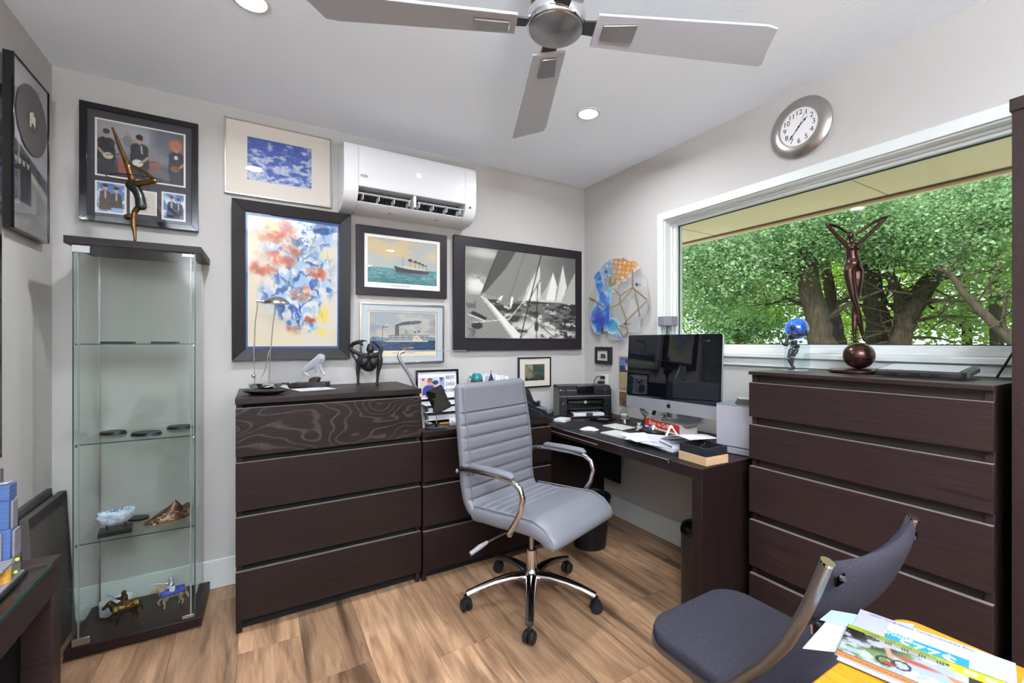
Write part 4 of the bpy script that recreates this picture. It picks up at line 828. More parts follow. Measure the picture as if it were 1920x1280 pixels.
# large blue and orange abstract, leaning forward at the top
picture('large black framed blue and orange abstract painting above the dresser lamp', 'picture', 'back', -2.022, 1.152, 1.975, .2825, .058, .034, dark_frame, [((.009, .009, .013, .013), M('navy blue liner', '2d4c86', .6))], None, p_abs, (120, 190), slope=.012, tilt=.04)
t, yy = picture('dark framed print of an ocean liner at sea', 'picture', 'back', -1.4275, 1.526, 1.935, .2775, .045, .026, purple_black, [((.02, .022, .032, .02), M('white print margin', 'e6e2dd', .8))], None, p_liner, (130, 90))
text('PRIDE AND GRANDEUR', .011, M('grey caption ink', '8d8a88', .7), t, (-.02, yy-.003, .062), ext=.0002)
t, yy = picture('silver framed print of a side wheel steamboat with grey mat', 'picture', 'back', -1.425, 1.115, 1.482, .2585, .011, .022, silver_m, [((.036, .036, .03, .035), M('pale blue grey mat', 'b9c0c6', .85)), ((.001, .001, .001, .001), M('brown mat bevel', '6f625a', .8)), ((.008, .008, .036, .008), M('cream print paper', 'e6d3bb', .8))], None, p_steam, (130, 80))
text('THE STEAMBOAT OF THE LINE', .010, M('brown caption ink', '6d5b50', .7), t, (0, yy-.003, .062), ext=.0002)
# sailing photograph floated on a dark panel
t = thing('framed_picture', 'large dark panel with black and white photograph of racing yachts', 'picture', (-.579, -.0005, 1.188))
bx('panel', (-.525, -.034, 0), (.525, -.001, .76), purple_black, t, bev=.0015); bx('print_block', (-.449, -.046, .083), (.453, -.0345, .69), M('pale block edge', 'cfcbc6', .5), t)
grid('print', p_sail, -.4485, .4525, .0835, .6895, 170, 120, print_m, t, y=-.0465)
picture('small black framed picture with cream mat above the printer', 'picture', 'back', -.471, .914, 1.135, .14, .010, .02, blk_frame, [((.045, .045, .04, .042), cream_m)], None, p_green, (50, 40))
# right wall bits
picture('tiny deep black frame on the right wall above the outlet', 'picture', 'right', -.2455, 1.083, 1.209, .0835, .026, .03, M('matt black frame', '1e1c1c', .6), [((.006, .006, .006, .006), cream_m)], None, p_smallfig, (30, 30))
t = thing('wall_card', 'tan printed card with a night picture behind the computer', 'print', (-.001, -.48, .917), -PI/2); bx('board', (-.08, -.006, 0), (.08, -.001, .23), M('tan card board', 'a68f6f', .8), t); grid('print', p_card, -.0795, .0795, .0005, .2295, 40, 50, print_m, t, y=-.0065)
t = thing('wall_card', 'small brown card below the tan card behind the hourglass', 'print', (-.001, -.455, .80), -PI/2); bx('board', (-.05, -.006, 0), (.05, -.001, .095), M('brown card', '6b4d35', .8, var=.3, vscale=60), t)
# left wall
t, yy = picture('black framed record and band poster on the left wall', 'picture', 'left', -.292, 1.652, 2.281, .161, .006, .03, blk_frame, [], None, p_record, (70, 130), glass=True)
grid('record', p_disc, -.138, .138, .315, .575, 60, 60, print_m, t, y=yy-.004, mask=lambda u, v: np.hypot(u-.5, v-.5) < .5)
picture('tall black frame cut off by the left edge', 'picture', 'left', -.885, .855, 2.225, .345, .03, .03, blk_frame, [], None, lambda u, v: base(u, '3a3a40'), (8, 8))
# ------------------------------------------------------------------ glass art on the right wall
ga_t = thing('glass_wall_art', 'irregular disc of clear glass with blue and orange streaks on the wall', 'glass art', (-.001, -.405, 1.255), -PI/2)
OUT = [(.0, .43), (.02, .66), (.09, .82), (.20, .90), (.30, .965), (.40, 1.0), (.55, .995), (.66, .985), (.69, .935), (.80, .92), (.88, .84), (.96, .70), (1.0, .52), (.99, .34), (.95, .26), (.89, .245), (.87, .12), (.80, .09), (.72, .10), (.66, .09), (.56, .0), (.44, -.0), (.40, .02), (.37, .0), (.36, .12), (.29, .12), (.25, .22), (.22, .08), (.13, .09), (.05, .20)]
def art_mask(u, v): return poly(u, v, [(x, 1-y) for x, y in OUT]) > .5
def p_art(u, v):
    c = base(u, 'd8d6d4'); c = put(c, 'f2f2f2', ss(.55, .7, fbm(u*9, v*9, 4))*ss(.5, .8, u)*.9)
    bl = np.maximum.reduce([seg(u, v, (.17, .16), (.27, .45), .07), seg(u, v, (.27, .45), (.22, .7), .10), ell(u, v, .2, .72, .14, .17, .4), ell(u, v, .27, .55, .1, .13, .5), seg(u, v, (.40, .35), (.36, .55), .045), seg(u, v, (.36, .6), (.36, .78), .035), ell(u, v, .44, .82, .1, .08, .5), seg(u, v, (.5, .85), (.56, .95), .03)])
    bl = bl*(.55+.45*ss(.3, .5, fbm(u*7, v*9, 17))); c = put(c, '6aaedb', bl*.85); c = put(c, '2f62b8', bl*ss(.42, .6, fbm(u*8, v*8, 7))); c = put(c, '3a44a8', ell(u, v, .2, .74, .12, .14, .6)*.8*ss(.35, .5, fbm(u*10, v*10, 3))); c = put(c, '2f8fb0', ell(u, v, .45, .82, .1, .07, .5)*.7)
    la = np.maximum(((u*13+v*3) % 1 < .34), ((v*17-u*4) % 1 < .36))*ell(u, v, .52, .12, .28, .17, .2); c = put(c, '6f9ac4', la*(u < .45)); c = put(c, 'c07a3a', la*(u >= .45)); c = put(c, 'cc8a42', ell(u, v, .75, .12, .12, .06, .6)*.7+ell(u, v, .62, .16, .05, .08, .6)*.6); c = put(c, '8a7a44', ell(u, v, .44, .28, .08, .1, .6)*ss(.4, .55, fbm(u*20, v*20, 9)))
    c = put(c, '5a6f8a', ell(u, v, .34, .30, .06, .12, .7)*ss(.45, .55, fbm(u*30, v*12, 6))*.8)
    for a, b_ in (((0, .43), (.28, .57)), ((.47, .36), (.57, .46)), ((.57, .46), (.57, .55)), ((.57, .46), (.77, .38)), ((.77, .38), (.77, .18)), ((.77, .38), (.98, .54)), ((.57, .55), (.36, .6)), ((.57, .55), (.77, .4)), ((.57, .55), (.66, .72)), ((.66, .72), (.70, .98)), ((.80, .41), (.88, .72)), ((.98, .56), (.74, .72)), ((.74, .72), (.6, .82)), ((.56, .82), (.70, .86)), ((.5, .80), (.64, .98))): c = put(c, '7d6a4a', seg(u, v, a, b_, .010))
    return c
am = bpy.data.materials.new('streaked fused glass'); am.use_nodes = True; nt = am.node_tree; pb = nt.nodes['Principled BSDF']; at = nt.nodes.new('ShaderNodeAttribute'); at.attribute_name = 'col'
nt.links.new(at.outputs['Color'], pb.inputs['Base Color']); pb.inputs['Roughness'].default_value = .06; pb.inputs['Coat Weight'].default_value = .5
sp = nt.nodes.new('ShaderNodeSeparateColor'); sp.mode = 'HSV'; mr = nt.nodes.new('ShaderNodeMapRange'); mr.inputs[1].default_value = .02; mr.inputs[2].default_value = .25; mr.inputs[3].default_value = .22; mr.inputs[4].default_value = .97
nt.links.new(at.outputs['Color'], sp.inputs[0]); nt.links.new(sp.outputs[1], mr.inputs[0]); nt.links.new(mr.outputs[0], pb.inputs['Alpha'])
grid('glass_plate', p_art, -.305, .305, 0, .58, 120, 120, am, ga_t, y=-.034, mask=art_mask, thick=-.006)
for x, z in ((-.262, .31), (.205, .375), (.10, .115), (-.1, .5)):
    so_ = B().cyl((x, -.0005, z), (x, -.026, z), .007).cyl((x, -.0355, z), (x, -.041, z), .011); so_.build('standoff', dgrey, ga_t)
# outlet with charger
t = thing('wall_outlet', 'white wall outlet with black phone charger above the printer', 'outlet', (-.0005, -.245, .945), -PI/2)
bx('cover_plate', (-.038, -.006, -.06), (.038, -.0005, .06), white_m, t, bev=.002)
bx('charger', (-.034, -.046, -.045), (.006, -.0065, .012), blackp, t, bev=.003); bx('plug', (-.022, -.03, .025), (.008, -.0065, .05), blackp, t, bev=.003)
B().tube([(-.012, -.028, .04), (-.05, -.032, .045), (-.085, -.03, .015), (-.10, -.028, -.03), (-.105, -.027, -.07)], .003, 8).build('cord', blackp, t)

# ================================================================== sculptures (local X = image right, Z = up)
YAW = -.5556
def fig(name, S, px, py, pts, edges, m, parent, depth=None, sub=2, k=1.0):
    """skeleton drawn in drawing units of S metres around (px, py); pts = (x, y, r[, depth])"""
    V = [((p[0]-px)*S, (p[3] if len(p) > 3 else 0)*S, (py-p[1])*S) for p in pts]; R = [p[2]*S*k for p in pts]
    return skin(name, V, edges, R, m, parent, sub)
# tall bronze woman on a ball
t = thing('statue', 'tall dark bronze woman with raised bent arms standing on a ball', 'sculpture', (-.127, -1.937, 1.1215), YAW)
B().lathe([(0, 0), (.097, 0), (.103, .004), (.103, .011), (.096, .015), (.05, .017), (0, .017)], 48, ry=.92).build('base', bronze_m, t)
B().ball((0, 0, .0695), (.055, .055, .0528), 40).build('ball', bronze_m, t)
s = .0005425
pts = [(258, 395, 41), (262, 440, 54), (254, 345, 38), (252, 300, 40), (250, 262, 17), (246, 240, 15), (242, 214, 25), (242, 200, 22),
       (234, 490, 37, 4), (238, 560, 35), (252, 690, 25, -10), (274, 770, 19, -14), (300, 850, 21, -8), (322, 950, 16), (335, 1010, 12), (340, 1044, 15, -14),
       (298, 490, 37), (296, 560, 37), (290, 680, 28, 8), (284, 760, 22, 12), (278, 850, 22, 8), (272, 950, 17), (270, 1010, 12), (264, 1048, 15, -14),
       (214, 292, 20), (150, 225, 15), (85, 150, 13), (66, 122, 12), (100, 126, 12), (160, 150, 12), (222, 185, 9, 10),
       (292, 288, 20), (370, 215, 16), (470, 110, 15), (513, 64, 12), (470, 74, 12), (380, 130, 13), (292, 200, 9, 10)]
ed = [(0, 1), (0, 2), (2, 3), (3, 4), (4, 5), (5, 6), (6, 7), (1, 8), (8, 9), (9, 10), (10, 11), (11, 12), (12, 13), (13, 14), (14, 15), (1, 16), (16, 17), (17, 18), (18, 19), (19, 20), (20, 21), (21, 22), (22, 23),
      (3, 24), (24, 25), (25, 26), (26, 27), (27, 28), (28, 29), (29, 30), (3, 31), (31, 32), (32, 33), (33, 34), (34, 35), (35, 36), (36, 37)]
bd = fig('body', s*1.0, 304, 1290, pts, ed, bronze_m, t); bd.scale = (1, 1, .935); bd.location.z = .0078
B().ball((-.0405, -.016, .5285), (.011, .012, .012), 16).ball((-.017, -.016, .5285), (.011, .012, .012), 16).build('bust', bronze_m, bd)
# bronze acrobat on the display cabinet
t = thing('acrobat_sculpture', 'golden bronze handstand acrobat with hoop on top of the display cabinet', 'sculpture', (-2.634, -.300, 1.660), YAW)
s = .00043
leg = [(455, 640, 26), (430, 560, 21), (395, 450, 19), (365, 380, 16), (335, 310, 16), (300, 220, 14), (270, 140, 9), (255, 110, 8)]
l2 = [(440, 655, 27), (520, 655, 26, -10), (620, 645, 22, -14), (680, 632, 19, -14), (640, 590, 15, -8), (560, 530, 13), (480, 490, 11), (415, 455, 7)]
fig('legs', s, 468, 1236, leg+l2, [(i, i+1) for i in range(7)]+[(0, 8)]+[(i, i+1) for i in range(8, 15)], gold_bronze, t, k=1.25)
fig('torso', s, 468, 1236, [(440, 672, 34), (485, 705, 32), (515, 760, 29), (530, 815, 30), (535, 870, 32), (575, 890, 14)], [(0, 1), (1, 2), (2, 3), (3, 4), (4, 5)], M('dark patina leotard', '3c3d3c', .35, .8, var=.3, vscale=40), t, k=1.5)
fig('arm', s, 468, 1236, [(500, 895, 21), (472, 930, 20), (462, 1000, 18), (464, 1070, 16), (474, 1140, 13), (478, 1200, 9), (468, 1232, 7), (450, 1234, 5)], [(i, i+1) for i in range(7)], gold_bronze, t, k=1.2)
fig('head', s, 468, 1236, [(490, 915, 14), (460, 950, 13), (425, 975, 26), (405, 978, 30), (392, 975, 24)], [(0, 1), (1, 2), (2, 3), (3, 4)], gold_bronze, t)
B().tube([((475-468+205*math.cos(q))*s, .088*math.sin(q)*1.0, (1236-600+34*math.sin(q))*s) for q in np.linspace(0, 2*PI, 40, endpoint=False)], .0018, 6, True).build('hoop', bronze_m, t)
# matt black contortionist on the dresser
t = thing('bending_sculpture', 'matt black bending nude sculpture on the four drawer chest', 'sculpture', (-1.662, -.128, 1.005), YAW)
mb_ = M('matt black resin', '1d1c1f', .45); s = .000285
P = [(350, 1085, 34), (345, 1060, 26), (345, 960, 28), (340, 860, 36), (350, 760, 46), (385, 620, 62), (420, 520, 52), (600, 540, 56), (770, 500, 50), (785, 620, 56), (765, 760, 44), (745, 860, 36), (735, 960, 28), (728, 1060, 26), (722, 1085, 34),
     (320, 470, 38), (215, 410, 38), (190, 345, 38), (260, 285, 42), (370, 250, 40), (460, 228, 20), (530, 236, 8), (810, 420, 40), (800, 370, 40), (740, 310, 42), (690, 270, 34), (640, 258, 16), (600, 245, 8), (430, 315, 26), (590, 470, 52), (590, 400, 80), (590, 345, 64), (245, 520, 24), (310, 640, 22)]
fig('body', s, 537, 1100, P, [(0, 1), (1, 2), (2, 3), (3, 4), (4, 5), (5, 6), (6, 7), (7, 8), (8, 9), (9, 10), (10, 11), (11, 12), (12, 13), (13, 14), (6, 15), (15, 16), (16, 17), (17, 18), (18, 19), (19, 20), (20, 21), (8, 22), (22, 23), (23, 24), (24, 25), (25, 26), (26, 27), (19, 28), (7, 29), (29, 30), (30, 31), (16, 32), (32, 33)], mb_, t)
b = B()
for x, z, r in ((500, 650, 88), (675, 650, 84)): b.ball(((x-537)*s, -.018, (1100-z)*s), (r*s, r*s*1.05, r*s*1.15), 22)
b.ball(((555-537)*s, .004, (1100-715)*s), (150*s, 110*s, 130*s), 22); b.build('chest', mb_, t)
# crystal lion on a log base
t = thing('crystal_animal', 'clear crystal lion climbing a rock on a dark wooden base', 'figurine', (-1.957, -.108, 1.0065), YAW)
s = .000222
darkstone = M('dark mottled stone', '3a3032', .5, var=.4, vscale=50)
B().prism([(-.103, 0), (.099, 0), (.099, .027), (-.083, .022)], -.035, .03, 'y').build('base', darkstone, t, bev=.002)
B().prism([(.008, .0225), (.05, .0225), (.058, .042), (.058, .05), (.03, .053), (.01, .042)], -.028, .012, 'y').build('rock', darkstone, t, bev=.003)
fig('lion', s, 660, 985, [(700, 480, 92), (560, 560, 72), (500, 610, 56, 10), (455, 700, 32, 14), (400, 800, 24, 14), (360, 860, 28, 10), (520, 600, 48, -14), (600, 690, 34, -20), (690, 740, 24, -22), (830, 400, 104), (930, 290, 96), (975, 320, 66, -20), (850, 560, 56, -12), (880, 650, 34, -16), (880, 720, 28, -16), (930, 560, 46, 14), (990, 650, 30, 16), (1030, 690, 26, 16), (1000, 250, 34)],
    [(0, 1), (1, 2), (2, 3), (3, 4), (4, 5), (1, 6), (6, 7), (7, 8), (0, 9), (9, 10), (10, 11), (9, 12), (12, 13), (13, 14), (9, 15), (15, 16), (16, 17), (10, 18)], M('sparkling crystal', 'e6ebf2', .03, trans=.72, spec=.8), t, k=1.1)
t = thing('note_paper', 'small white card lying in front of the crystal lion', 'paper', (-1.95, -.245, 1.0055), .25); bx('sheet', (-.085, -.075, 0), (.085, .075, .0006), paper_m, t)
for k in range(3): bx('printed_line', (-.06, -.05+.04*k, .0007), (.05, -.046+.04*k, .0009), M('grey print', 'a9a9b2', .7), t)
# dresser lamp
t = thing('table_lamp', 'slim brushed nickel desk lamp with domed shade at the left end of the dresser', 'lamp', (-2.145, -.215, 1.0055), YAW)
B().lathe([(0, 0), (.086, 0), (.088, .004), (.088, .038), (.084, .042), (0, .042)], 44).build('base', chrome, t)
for pts in ([(-.052, -.03, .042), (-.056, -.03, .20), (-.05, -.03, .34), (-.037, -.03, .435)], [(-.012, .02, .042), (-.006, .02, .18), (.006, .02, .32), (.022, .02, .435)], [(-.04, .0, .062), (-.02, .0, .10), (-.005, .01, .2)]): B().tube(pts, .0028, 8).build('arm', brushed, t)
B().ball((-.058, -.03, .075), .009, 12).build('pivot', steel, t)
B().cyl((-.047, -.03, .44), (-.02, -.01, .44), .0065).build('hinge_bar', brushed, t)
B().lathe([(.058, .428), (.058, .432), (.052, .442), (.035, .456), (.018, .464), (0, .466), (0, .462), (.025, .455), (.05, .434)], 40, Matrix.Translation((.038, 0, 0))).build('shade', brushed, t)
t = thing('dish', 'low oval black dish in front of the dresser lamp', 'dish', (-2.165, -.38, 1.0055), YAW)
B().lathe([(0, 0), (.06, 0), (.092, .012), (.098, .018), (.094, .019), (.06, .007), (0, .006)], 40, ry=.55).build('bowl', M('dark speckled lacquer', '1c1815', .2, var=.5, vscale=60), t)
# jointed mannequin, glass vase and blue ball
t = thing('mannequin', 'small black jointed mannequin posing on the walnut chest', 'figurine', (-.185, -1.712, 1.1215), YAW)
s = .000222; dg = M('graphite plastic', '2b2b31', .35)
B().lathe([(0, 0), (.062, 0), (.062, .0022), (0, .0022)], 40, ry=.6).build('stand', M('clear acrylic base', 'e8eef2', .05, trans=.7), t)
def caps(parent, name, pts, rs, m): B().tube([((x-460)*s, d*s, (1112-z)*s) for x, z, d in pts], [r*s for r in rs], 12).build(name, m, parent)
for nm, pp_, rr in (('foot', [(450, 1045, 0), (410, 1075, -10), (340, 1098, -30), (312, 1106, -40)], [28, 26, 18, 10]), ('foot', [(470, 1040, 30), (460, 1070, 20), (440, 1092, -10), (420, 1100, -30)], [26, 24, 18, 10]),
                    ('shin', [(350, 880, 0), (372, 930, 0), (410, 1010, 0), (430, 1045, 0)], [26, 32, 24, 18]), ('shin', [(438, 860, 20), (430, 920, 20), (425, 1000, 20), (440, 1040, 20)], [30, 34, 26, 18]),
                    ('thigh', [(420, 680, 0), (400, 720, 0), (360, 820, -10), (345, 865, -10)], [30, 46, 36, 24]), ('thigh', [(530, 680, 10), (500, 730, 10), (455, 810, 10), (438, 850, 10)], [30, 46, 38, 26]),
                    ('pelvis', [(400, 640, 5), (440, 635, 5), (520, 630, 5), (565, 640, 5)], [26, 42, 44, 26]), ('abdomen', [(470, 600, 0), (462, 560, 0), (455, 520, 0)], [46, 62, 56]),
                    ('ribcage', [(455, 490, 0), (440, 450, 0), (425, 400, 0), (425, 370, 0)], [62, 76, 70, 26]), ('neck', [(422, 375, 0), (420, 325, 0)], [20, 18]), ('skull', [(415, 325, -10), (425, 290, -6), (435, 250, 0), (440, 224, 0)], [22, 46, 52, 26]),
                    ('upper_arm', [(335, 425, 0), (325, 460, 0), (312, 540, -10), (305, 590, -14)], [30, 36, 30, 20]), ('forearm', [(320, 612, -14), (280, 612, -30), (215, 602, -50)], [22, 28, 18]), ('hand', [(205, 598, -52), (196, 560, -52), (188, 520, -52)], [18, 20, 10]),
                    ('upper_arm', [(490, 385, 0), (530, 388, 0), (620, 398, -10), (690, 412, -14)], [28, 36, 28, 18]), ('forearm', [(720, 430, -14), (705, 380, -14), (685, 310, -14)], [20, 28, 18]), ('hand', [(680, 300, -14), (678, 260, -14), (690, 218, -14)], [20, 22, 9])):
    caps(t, nm, pp_, rr, dg)
for x, z, r in ((430, 1046, 20), (348, 872, 24), (438, 855, 26), (405, 660, 24), (540, 660, 24), (468, 608, 26), (345, 415, 26), (480, 385, 24), (308, 606, 20), (715, 422, 20)): B().ball(((x-460)*s, 0, (1112-z)*s), r*s, 12).build('joint', M('light steel joint', '8d9298', .3, .6), t)
t = thing('glass_vase', 'clear square glass vase holding the blue glass ball', 'vase', (-.070, -1.664, 1.1215), YAW)
b = B(); w_ = .038
for a_, c_ in (((-w_, -w_, 0), (w_, w_, .006)), ((-w_, -w_, .0061), (-w_+.004, w_, .14)), ((w_-.004, -w_, .0061), (w_, w_, .14)), ((-w_+.0041, -w_, .0061), (w_-.0041, -w_+.004, .14)), ((-w_+.0041, w_-.004, .0061), (w_-.0041, w_, .14))): b.box(a_, c_)
b.build('vase_wall', thin_glass('vase glass', 'fbfdfd', .8), t, smooth=False)
t = thing('glass_ball', 'bright blue swirled glass ball behind the mannequin', 'ball', (-.070, -1.664, 1.2635))
B().ball((0, 0, .044), .050, 32).build('ball', M('blue swirled glass', '1f63d8', .06, spec=.8, var=.55, vscale=22, coat=1, stretch=(3, 3, .7)), t)
# rugged tablet and rod
t = thing('tablet', 'rugged tablet in a black bumper case lying on the walnut chest', 'tablet', (-.19, -2.165, 1.131), rot=(.085, 0, -PI/2+.05))
B().prism(rrect(.245, .19, .022), .003, .024, 'z').build('case', M('dark rubber bumper', '2a2224', .5), t, bev=.005)
bx('screen', (-.108, -.082, .0242), (.108, .082, .026), M('glossy tablet screen', '9fa9ad', .08, spec=.7), t)
b = B()
for k in range(6): b.box((.1225, -.07+.025*k, .006), (.1285, -.054+.025*k, .021))
b.build('bumper_rib', M('grey bumper rib', '50535a', .4), t, bev=.001)
for x in (-.06, 0, .05): bx('port_flap', (x-.012, -.0965, .009), (x+.012, -.0945, .017), blackp, t)
B().ball((.10, -.09, .0035), (.012, .008, .0035), 12).build('foot', blackp, t)
t = thing('easel_rod', 'thin black rod leaning against the window sill beside the bookcase', 'rod', (-.05, -2.315, 1.1215)); B().cyl((.005, 0, .003), (.0, -.075, .17), .0035).build('rod', blackp, t)

# ================================================================== inside the display cabinet
for lb, x, y, z, rx, ry in (('empty oval black display base, left one on the second glass shelf', -2.735, -.125, .8402, .05, .04), ('empty oval black display base, front one in the middle of the second glass shelf', -2.607, -.222, .8402, .058, .045), ('empty oval black display base, right one on the second glass shelf', -2.505, -.115, .8402, .052, .042)):
    t = thing('display_plinth', lb, 'base', (x, y, z), YAW); B().lathe([(0, 0), (1, 0), (1, .004), (.94, .011), (.9, .013), (0, .013)], 40, Matrix.Diagonal((rx, ry, 1, 1))).build('plinth', blackp, t)
for lb, x, y, w_ in (('empty flat black display plate at the left of the top glass shelf', -2.70, -.215, .10), ('empty flat black display plate at the right of the top glass shelf', -2.545, -.20, .09)):
    t = thing('display_plinth', lb, 'base', (x, y, 1.2392), -.05); bx('plinth', (-w_/2, -.035, 0), (w_/2, .035, .009), blackp, t, bev=.002)
t = thing('display_plinth', 'small black foot plate behind the pale geode', 'base', (-2.655, -.115, .4452), -.5); B().lathe([(0, 0), (.045, 0), (.045, .008), (0, .009)], 30, ry=.7).build('plinth', blackp, t)
t = thing('geode', 'pale blue white crystal geode on a black stand in the glass cabinet', 'mineral', (-2.70, -.255, .4452), .12)
bx('stand', (-.052, -.04, 0), (.052, .04, .018), blackp, t, bev=.001)
for x in (-.028, .03): B().cyl((x, 0, .018), (x, 0, .045), .0022).build('pin', blackp, t)
rn = np.random.default_rng(3)
vs, fs = [], []; nu, nv = 30, 16
for j in range(nv+1):
    for i in range(nu):
        q = 2*PI*i/nu; p = PI*j/nv; r = 1+.16*float(fbm(np.array(3*math.cos(q)+7), np.array(3*math.sin(q)+4*p), 5, 3)-.5)*2
        x, y, z = math.cos(q)*math.sin(p)*.062*r, math.sin(q)*math.sin(p)*.032*r, -math.cos(p)*.045*r
        if z > .012: z = .012+(z-.012)*.35-.012*math.exp(-(x*x+y*y)/.0006)
        vs.append((x, y, z+.078+x*.06))
for j in range(nv):
    for i in range(nu): fs.append((j*nu+i, j*nu+(i+1) % nu, (j+1)*nu+(i+1) % nu, (j+1)*nu+i))
B().add(vs, fs).build('stone', M('pale geode crystal', 'b7c3d2', .35, bump=1, bscale=90, var=.35, vscale=40), t, ang=20)
b = B(); rd = random.Random(2)
for _ in range(46):
    x, y = rd.gauss(0, .020), rd.gauss(-.004, .009); h_ = .010+.008*rd.random(); b.tube([(x, y, .080), (x+rd.uniform(-.003, .003), y-.002, .084+h_*.6), (x+rd.uniform(-.003, .003), y-.003, .086+h_)], [.0035, .0035, .0004], 6)
o = b.build('crystal', M('blue grey quartz', '7f98b0', .08, spec=.8), t, smooth=False); o['kind'] = 'stuff'
t = thing('rubble_base', 'bronze rubble rock base on the third glass shelf', 'base', (-2.535, -.195, .4452), .35)
vs, fs = [], []
for j in range(13):
    for i in range(36):
        q = 2*PI*i/36; f = j/12; r = (1-.85*f**1.6)*(1+.28*(float(fbm(np.array(2.2*math.cos(q)+9), np.array(2.2*math.sin(q)+3*f), 8, 4))-.5)*2)
        vs.append((.078*r*math.cos(q)-.018*f+.03*f*f, .04*r*math.sin(q), .066*f*(1+.25*math.cos(q))))
for j in range(12):
    for i in range(36): fs.append((j*36+i, j*36+(i+1) % 36, (j+1)*36+(i+1) % 36, (j+1)*36+i))
fs.append(tuple(range(12*36, 13*36))); fs.append(tuple(range(36))[::-1])
cb = M('coppery bronze rubble', '6b4f3f', .35, .6, bump=1, bscale=60, var=.4, vscale=30); B().add(vs, fs).build('rock', cb, t, ang=20)
b = B()
for _ in range(16):
    x, y, z = rd.uniform(-.06, .06), rd.uniform(-.034, -.014), rd.uniform(.012, .036); R = Matrix.Translation((x, y, z)) @ Matrix.Rotation(rd.uniform(-.6, .6), 4, 'Y') @ Matrix.Rotation(-.6, 4, 'X'); b.box((-.008, -.003, -.004), (.008, .003, .004), R)
b.build('debris', cb, t, bev=.001)
b = B(); b.prism([(.03, .02), (.075, .03), (.082, .052), (.07, .055), (.04, .04)], -.012, .012, 'y'); b.build('slab', cb, t, bev=.002)
# white hexagonal box
t = thing('gift_box', 'white six sided box with lid behind the bronze rider in the cabinet', 'box', (-2.728, -.108, .0502), .32)
hp = [(-.055, -.018), (-.040, -.036), (.040, -.036), (.055, -.018), (.055, .018), (.040, .034), (-.040, .034), (-.055, .018)]
B().prism(hp, 0, .034, 'z').build('box', paper2_m, t, bev=.001); B().prism([(x*1.02, y*1.03) for x, y in hp], .035, .052, 'z').build('lid', paper_m, t, bev=.002)
text('TUDOR', .012, M('teal box lettering', '4f7f93', .6), t, (0, 0, .0525), (0, 0, 0)); text('TUDOR', .006, dgrey, t, (-.035, -.0365, .01))
# riders
def horse(name, label, loc, rz, s, mh, mc, mr, ms, rear):
    t = thing(name, label, 'figurine', loc, rz)
    k = s; V = lambda L: [tuple(c*k for c in p) for p in L]
    P = V([(0, 0, .62), (-.22, 0, .62), (-.36, 0, .64), (.18, 0, .66), (.32, 0, .74), (.42, 0, .92), (.48, 0, 1.02), (.60, 0, .94), (.68, 0, .88), (-.46, 0, .60), (-.56, 0, .40), (-.6, 0, .25),
           (-.34, .08, .52), (-.30, .08, .36), (-.40, .08, .22), (-.36, .08, .04), (-.34, -.08, .52), (-.22, -.08, .36), (-.32, -.08, .22), (-.26, -.08, .04),
           (.22, .08, .50), (.30, .08, .36), (.26, .08, .20), (.28, .08, .04), (.22, -.08, .50), (.40, -.08, .44), (.50, -.08, .32), (.44, -.08, .20)])
    E_ = [(0, 1), (1, 2), (0, 3), (3, 4), (4, 5), (5, 6), (6, 7), (7, 8), (2, 9), (9, 10), (10, 11), (2, 12), (12, 13), (13, 14), (14, 15), (2, 16), (16, 17), (17, 18), (18, 19), (3, 20), (20, 21), (21, 22), (22, 23), (3, 24), (24, 25), (25, 26), (26, 27)]
    R_ = [r*k*1.3 for r in [.16, .15, .14, .15, .13, .09, .08, .065, .05, .05, .04, .02, .08, .055, .035, .03, .08, .055, .035, .03, .07, .045, .03, .03, .07, .045, .03, .03]]
    skin('horse', P, E_, R_, mh, t, 1)
    b = B()   # caparison: draped cloth as two flared shells
    vs, fs = [], []
    for i in range(15):
        x = -.46+.9*i/14
        for j in range(11):
            q = -1.25+2.5*j/10; w = (.23+.03*math.sin(i*1.7))*(1+.35*abs(q)*.4); vs.append((x*k, math.sin(q)*w*1.05*k, (.66+math.cos(q)*.22-.22*max(0, abs(q)-.9)*(1+.4*math.sin(i*2.3)))*k))
    for i in range(14):
        for j in range(10):
            a0 = i*11+j; fs.append((a0, a0+1, a0+12, a0+11))
    me = B().add(vs, fs).build('caparison', mc, t); md = me.modifiers.new('th', 'SOLIDIFY'); md.thickness = .02*k
    r = skin('rider', V([(0, 0, .82), (.02, 0, 1.0), (.03, 0, 1.12), (.03, 0, 1.2), (.04, 0, 1.3), (.08, .12, .74), (.14, .16, .56), (.18, .16, .42), (.08, -.12, .74), (.14, -.16, .56), (.18, -.16, .42), (.02, .12, 1.1), (.10, .18, .98), (.22, .14, .98), (.02, -.12, 1.1), (.12, -.2, 1.0), (.24, -.2, 1.06)]),
             [(0, 1), (1, 2), (2, 3), (3, 4), (0, 5), (5, 6), (6, 7), (0, 8), (8, 9), (9, 10), (2, 11), (11, 12), (12, 13), (2, 14), (14, 15), (15, 16)], [q*k*1.25 for q in [.1, .1, .1, .05, .075, .06, .05, .04, .06, .05, .04, .05, .045, .035, .05, .045, .035]], mr, t, 1)
    B().tube(V([(.2, -.2, 1.06), (.75, -.2, 1.2)]) if not rear else V([(.1, -.2, .9), (.55, -.22, 1.35)]), .012*k, 6).build('sword', steel, t)
    B().prism([(-.1*k, .8*k), (.02*k, .72*k), (.1*k, .82*k), (.1*k, 1.0*k), (-.1*k, 1.0*k)], .19*k, .215*k, 'y').build('shield', ms, t)
    return t
gold_p = M('antique gold paint', '6f5527', .35, .7, var=.5, vscale=120); brn = M('dark bronze paint', '3b2c1d', .4, .6)
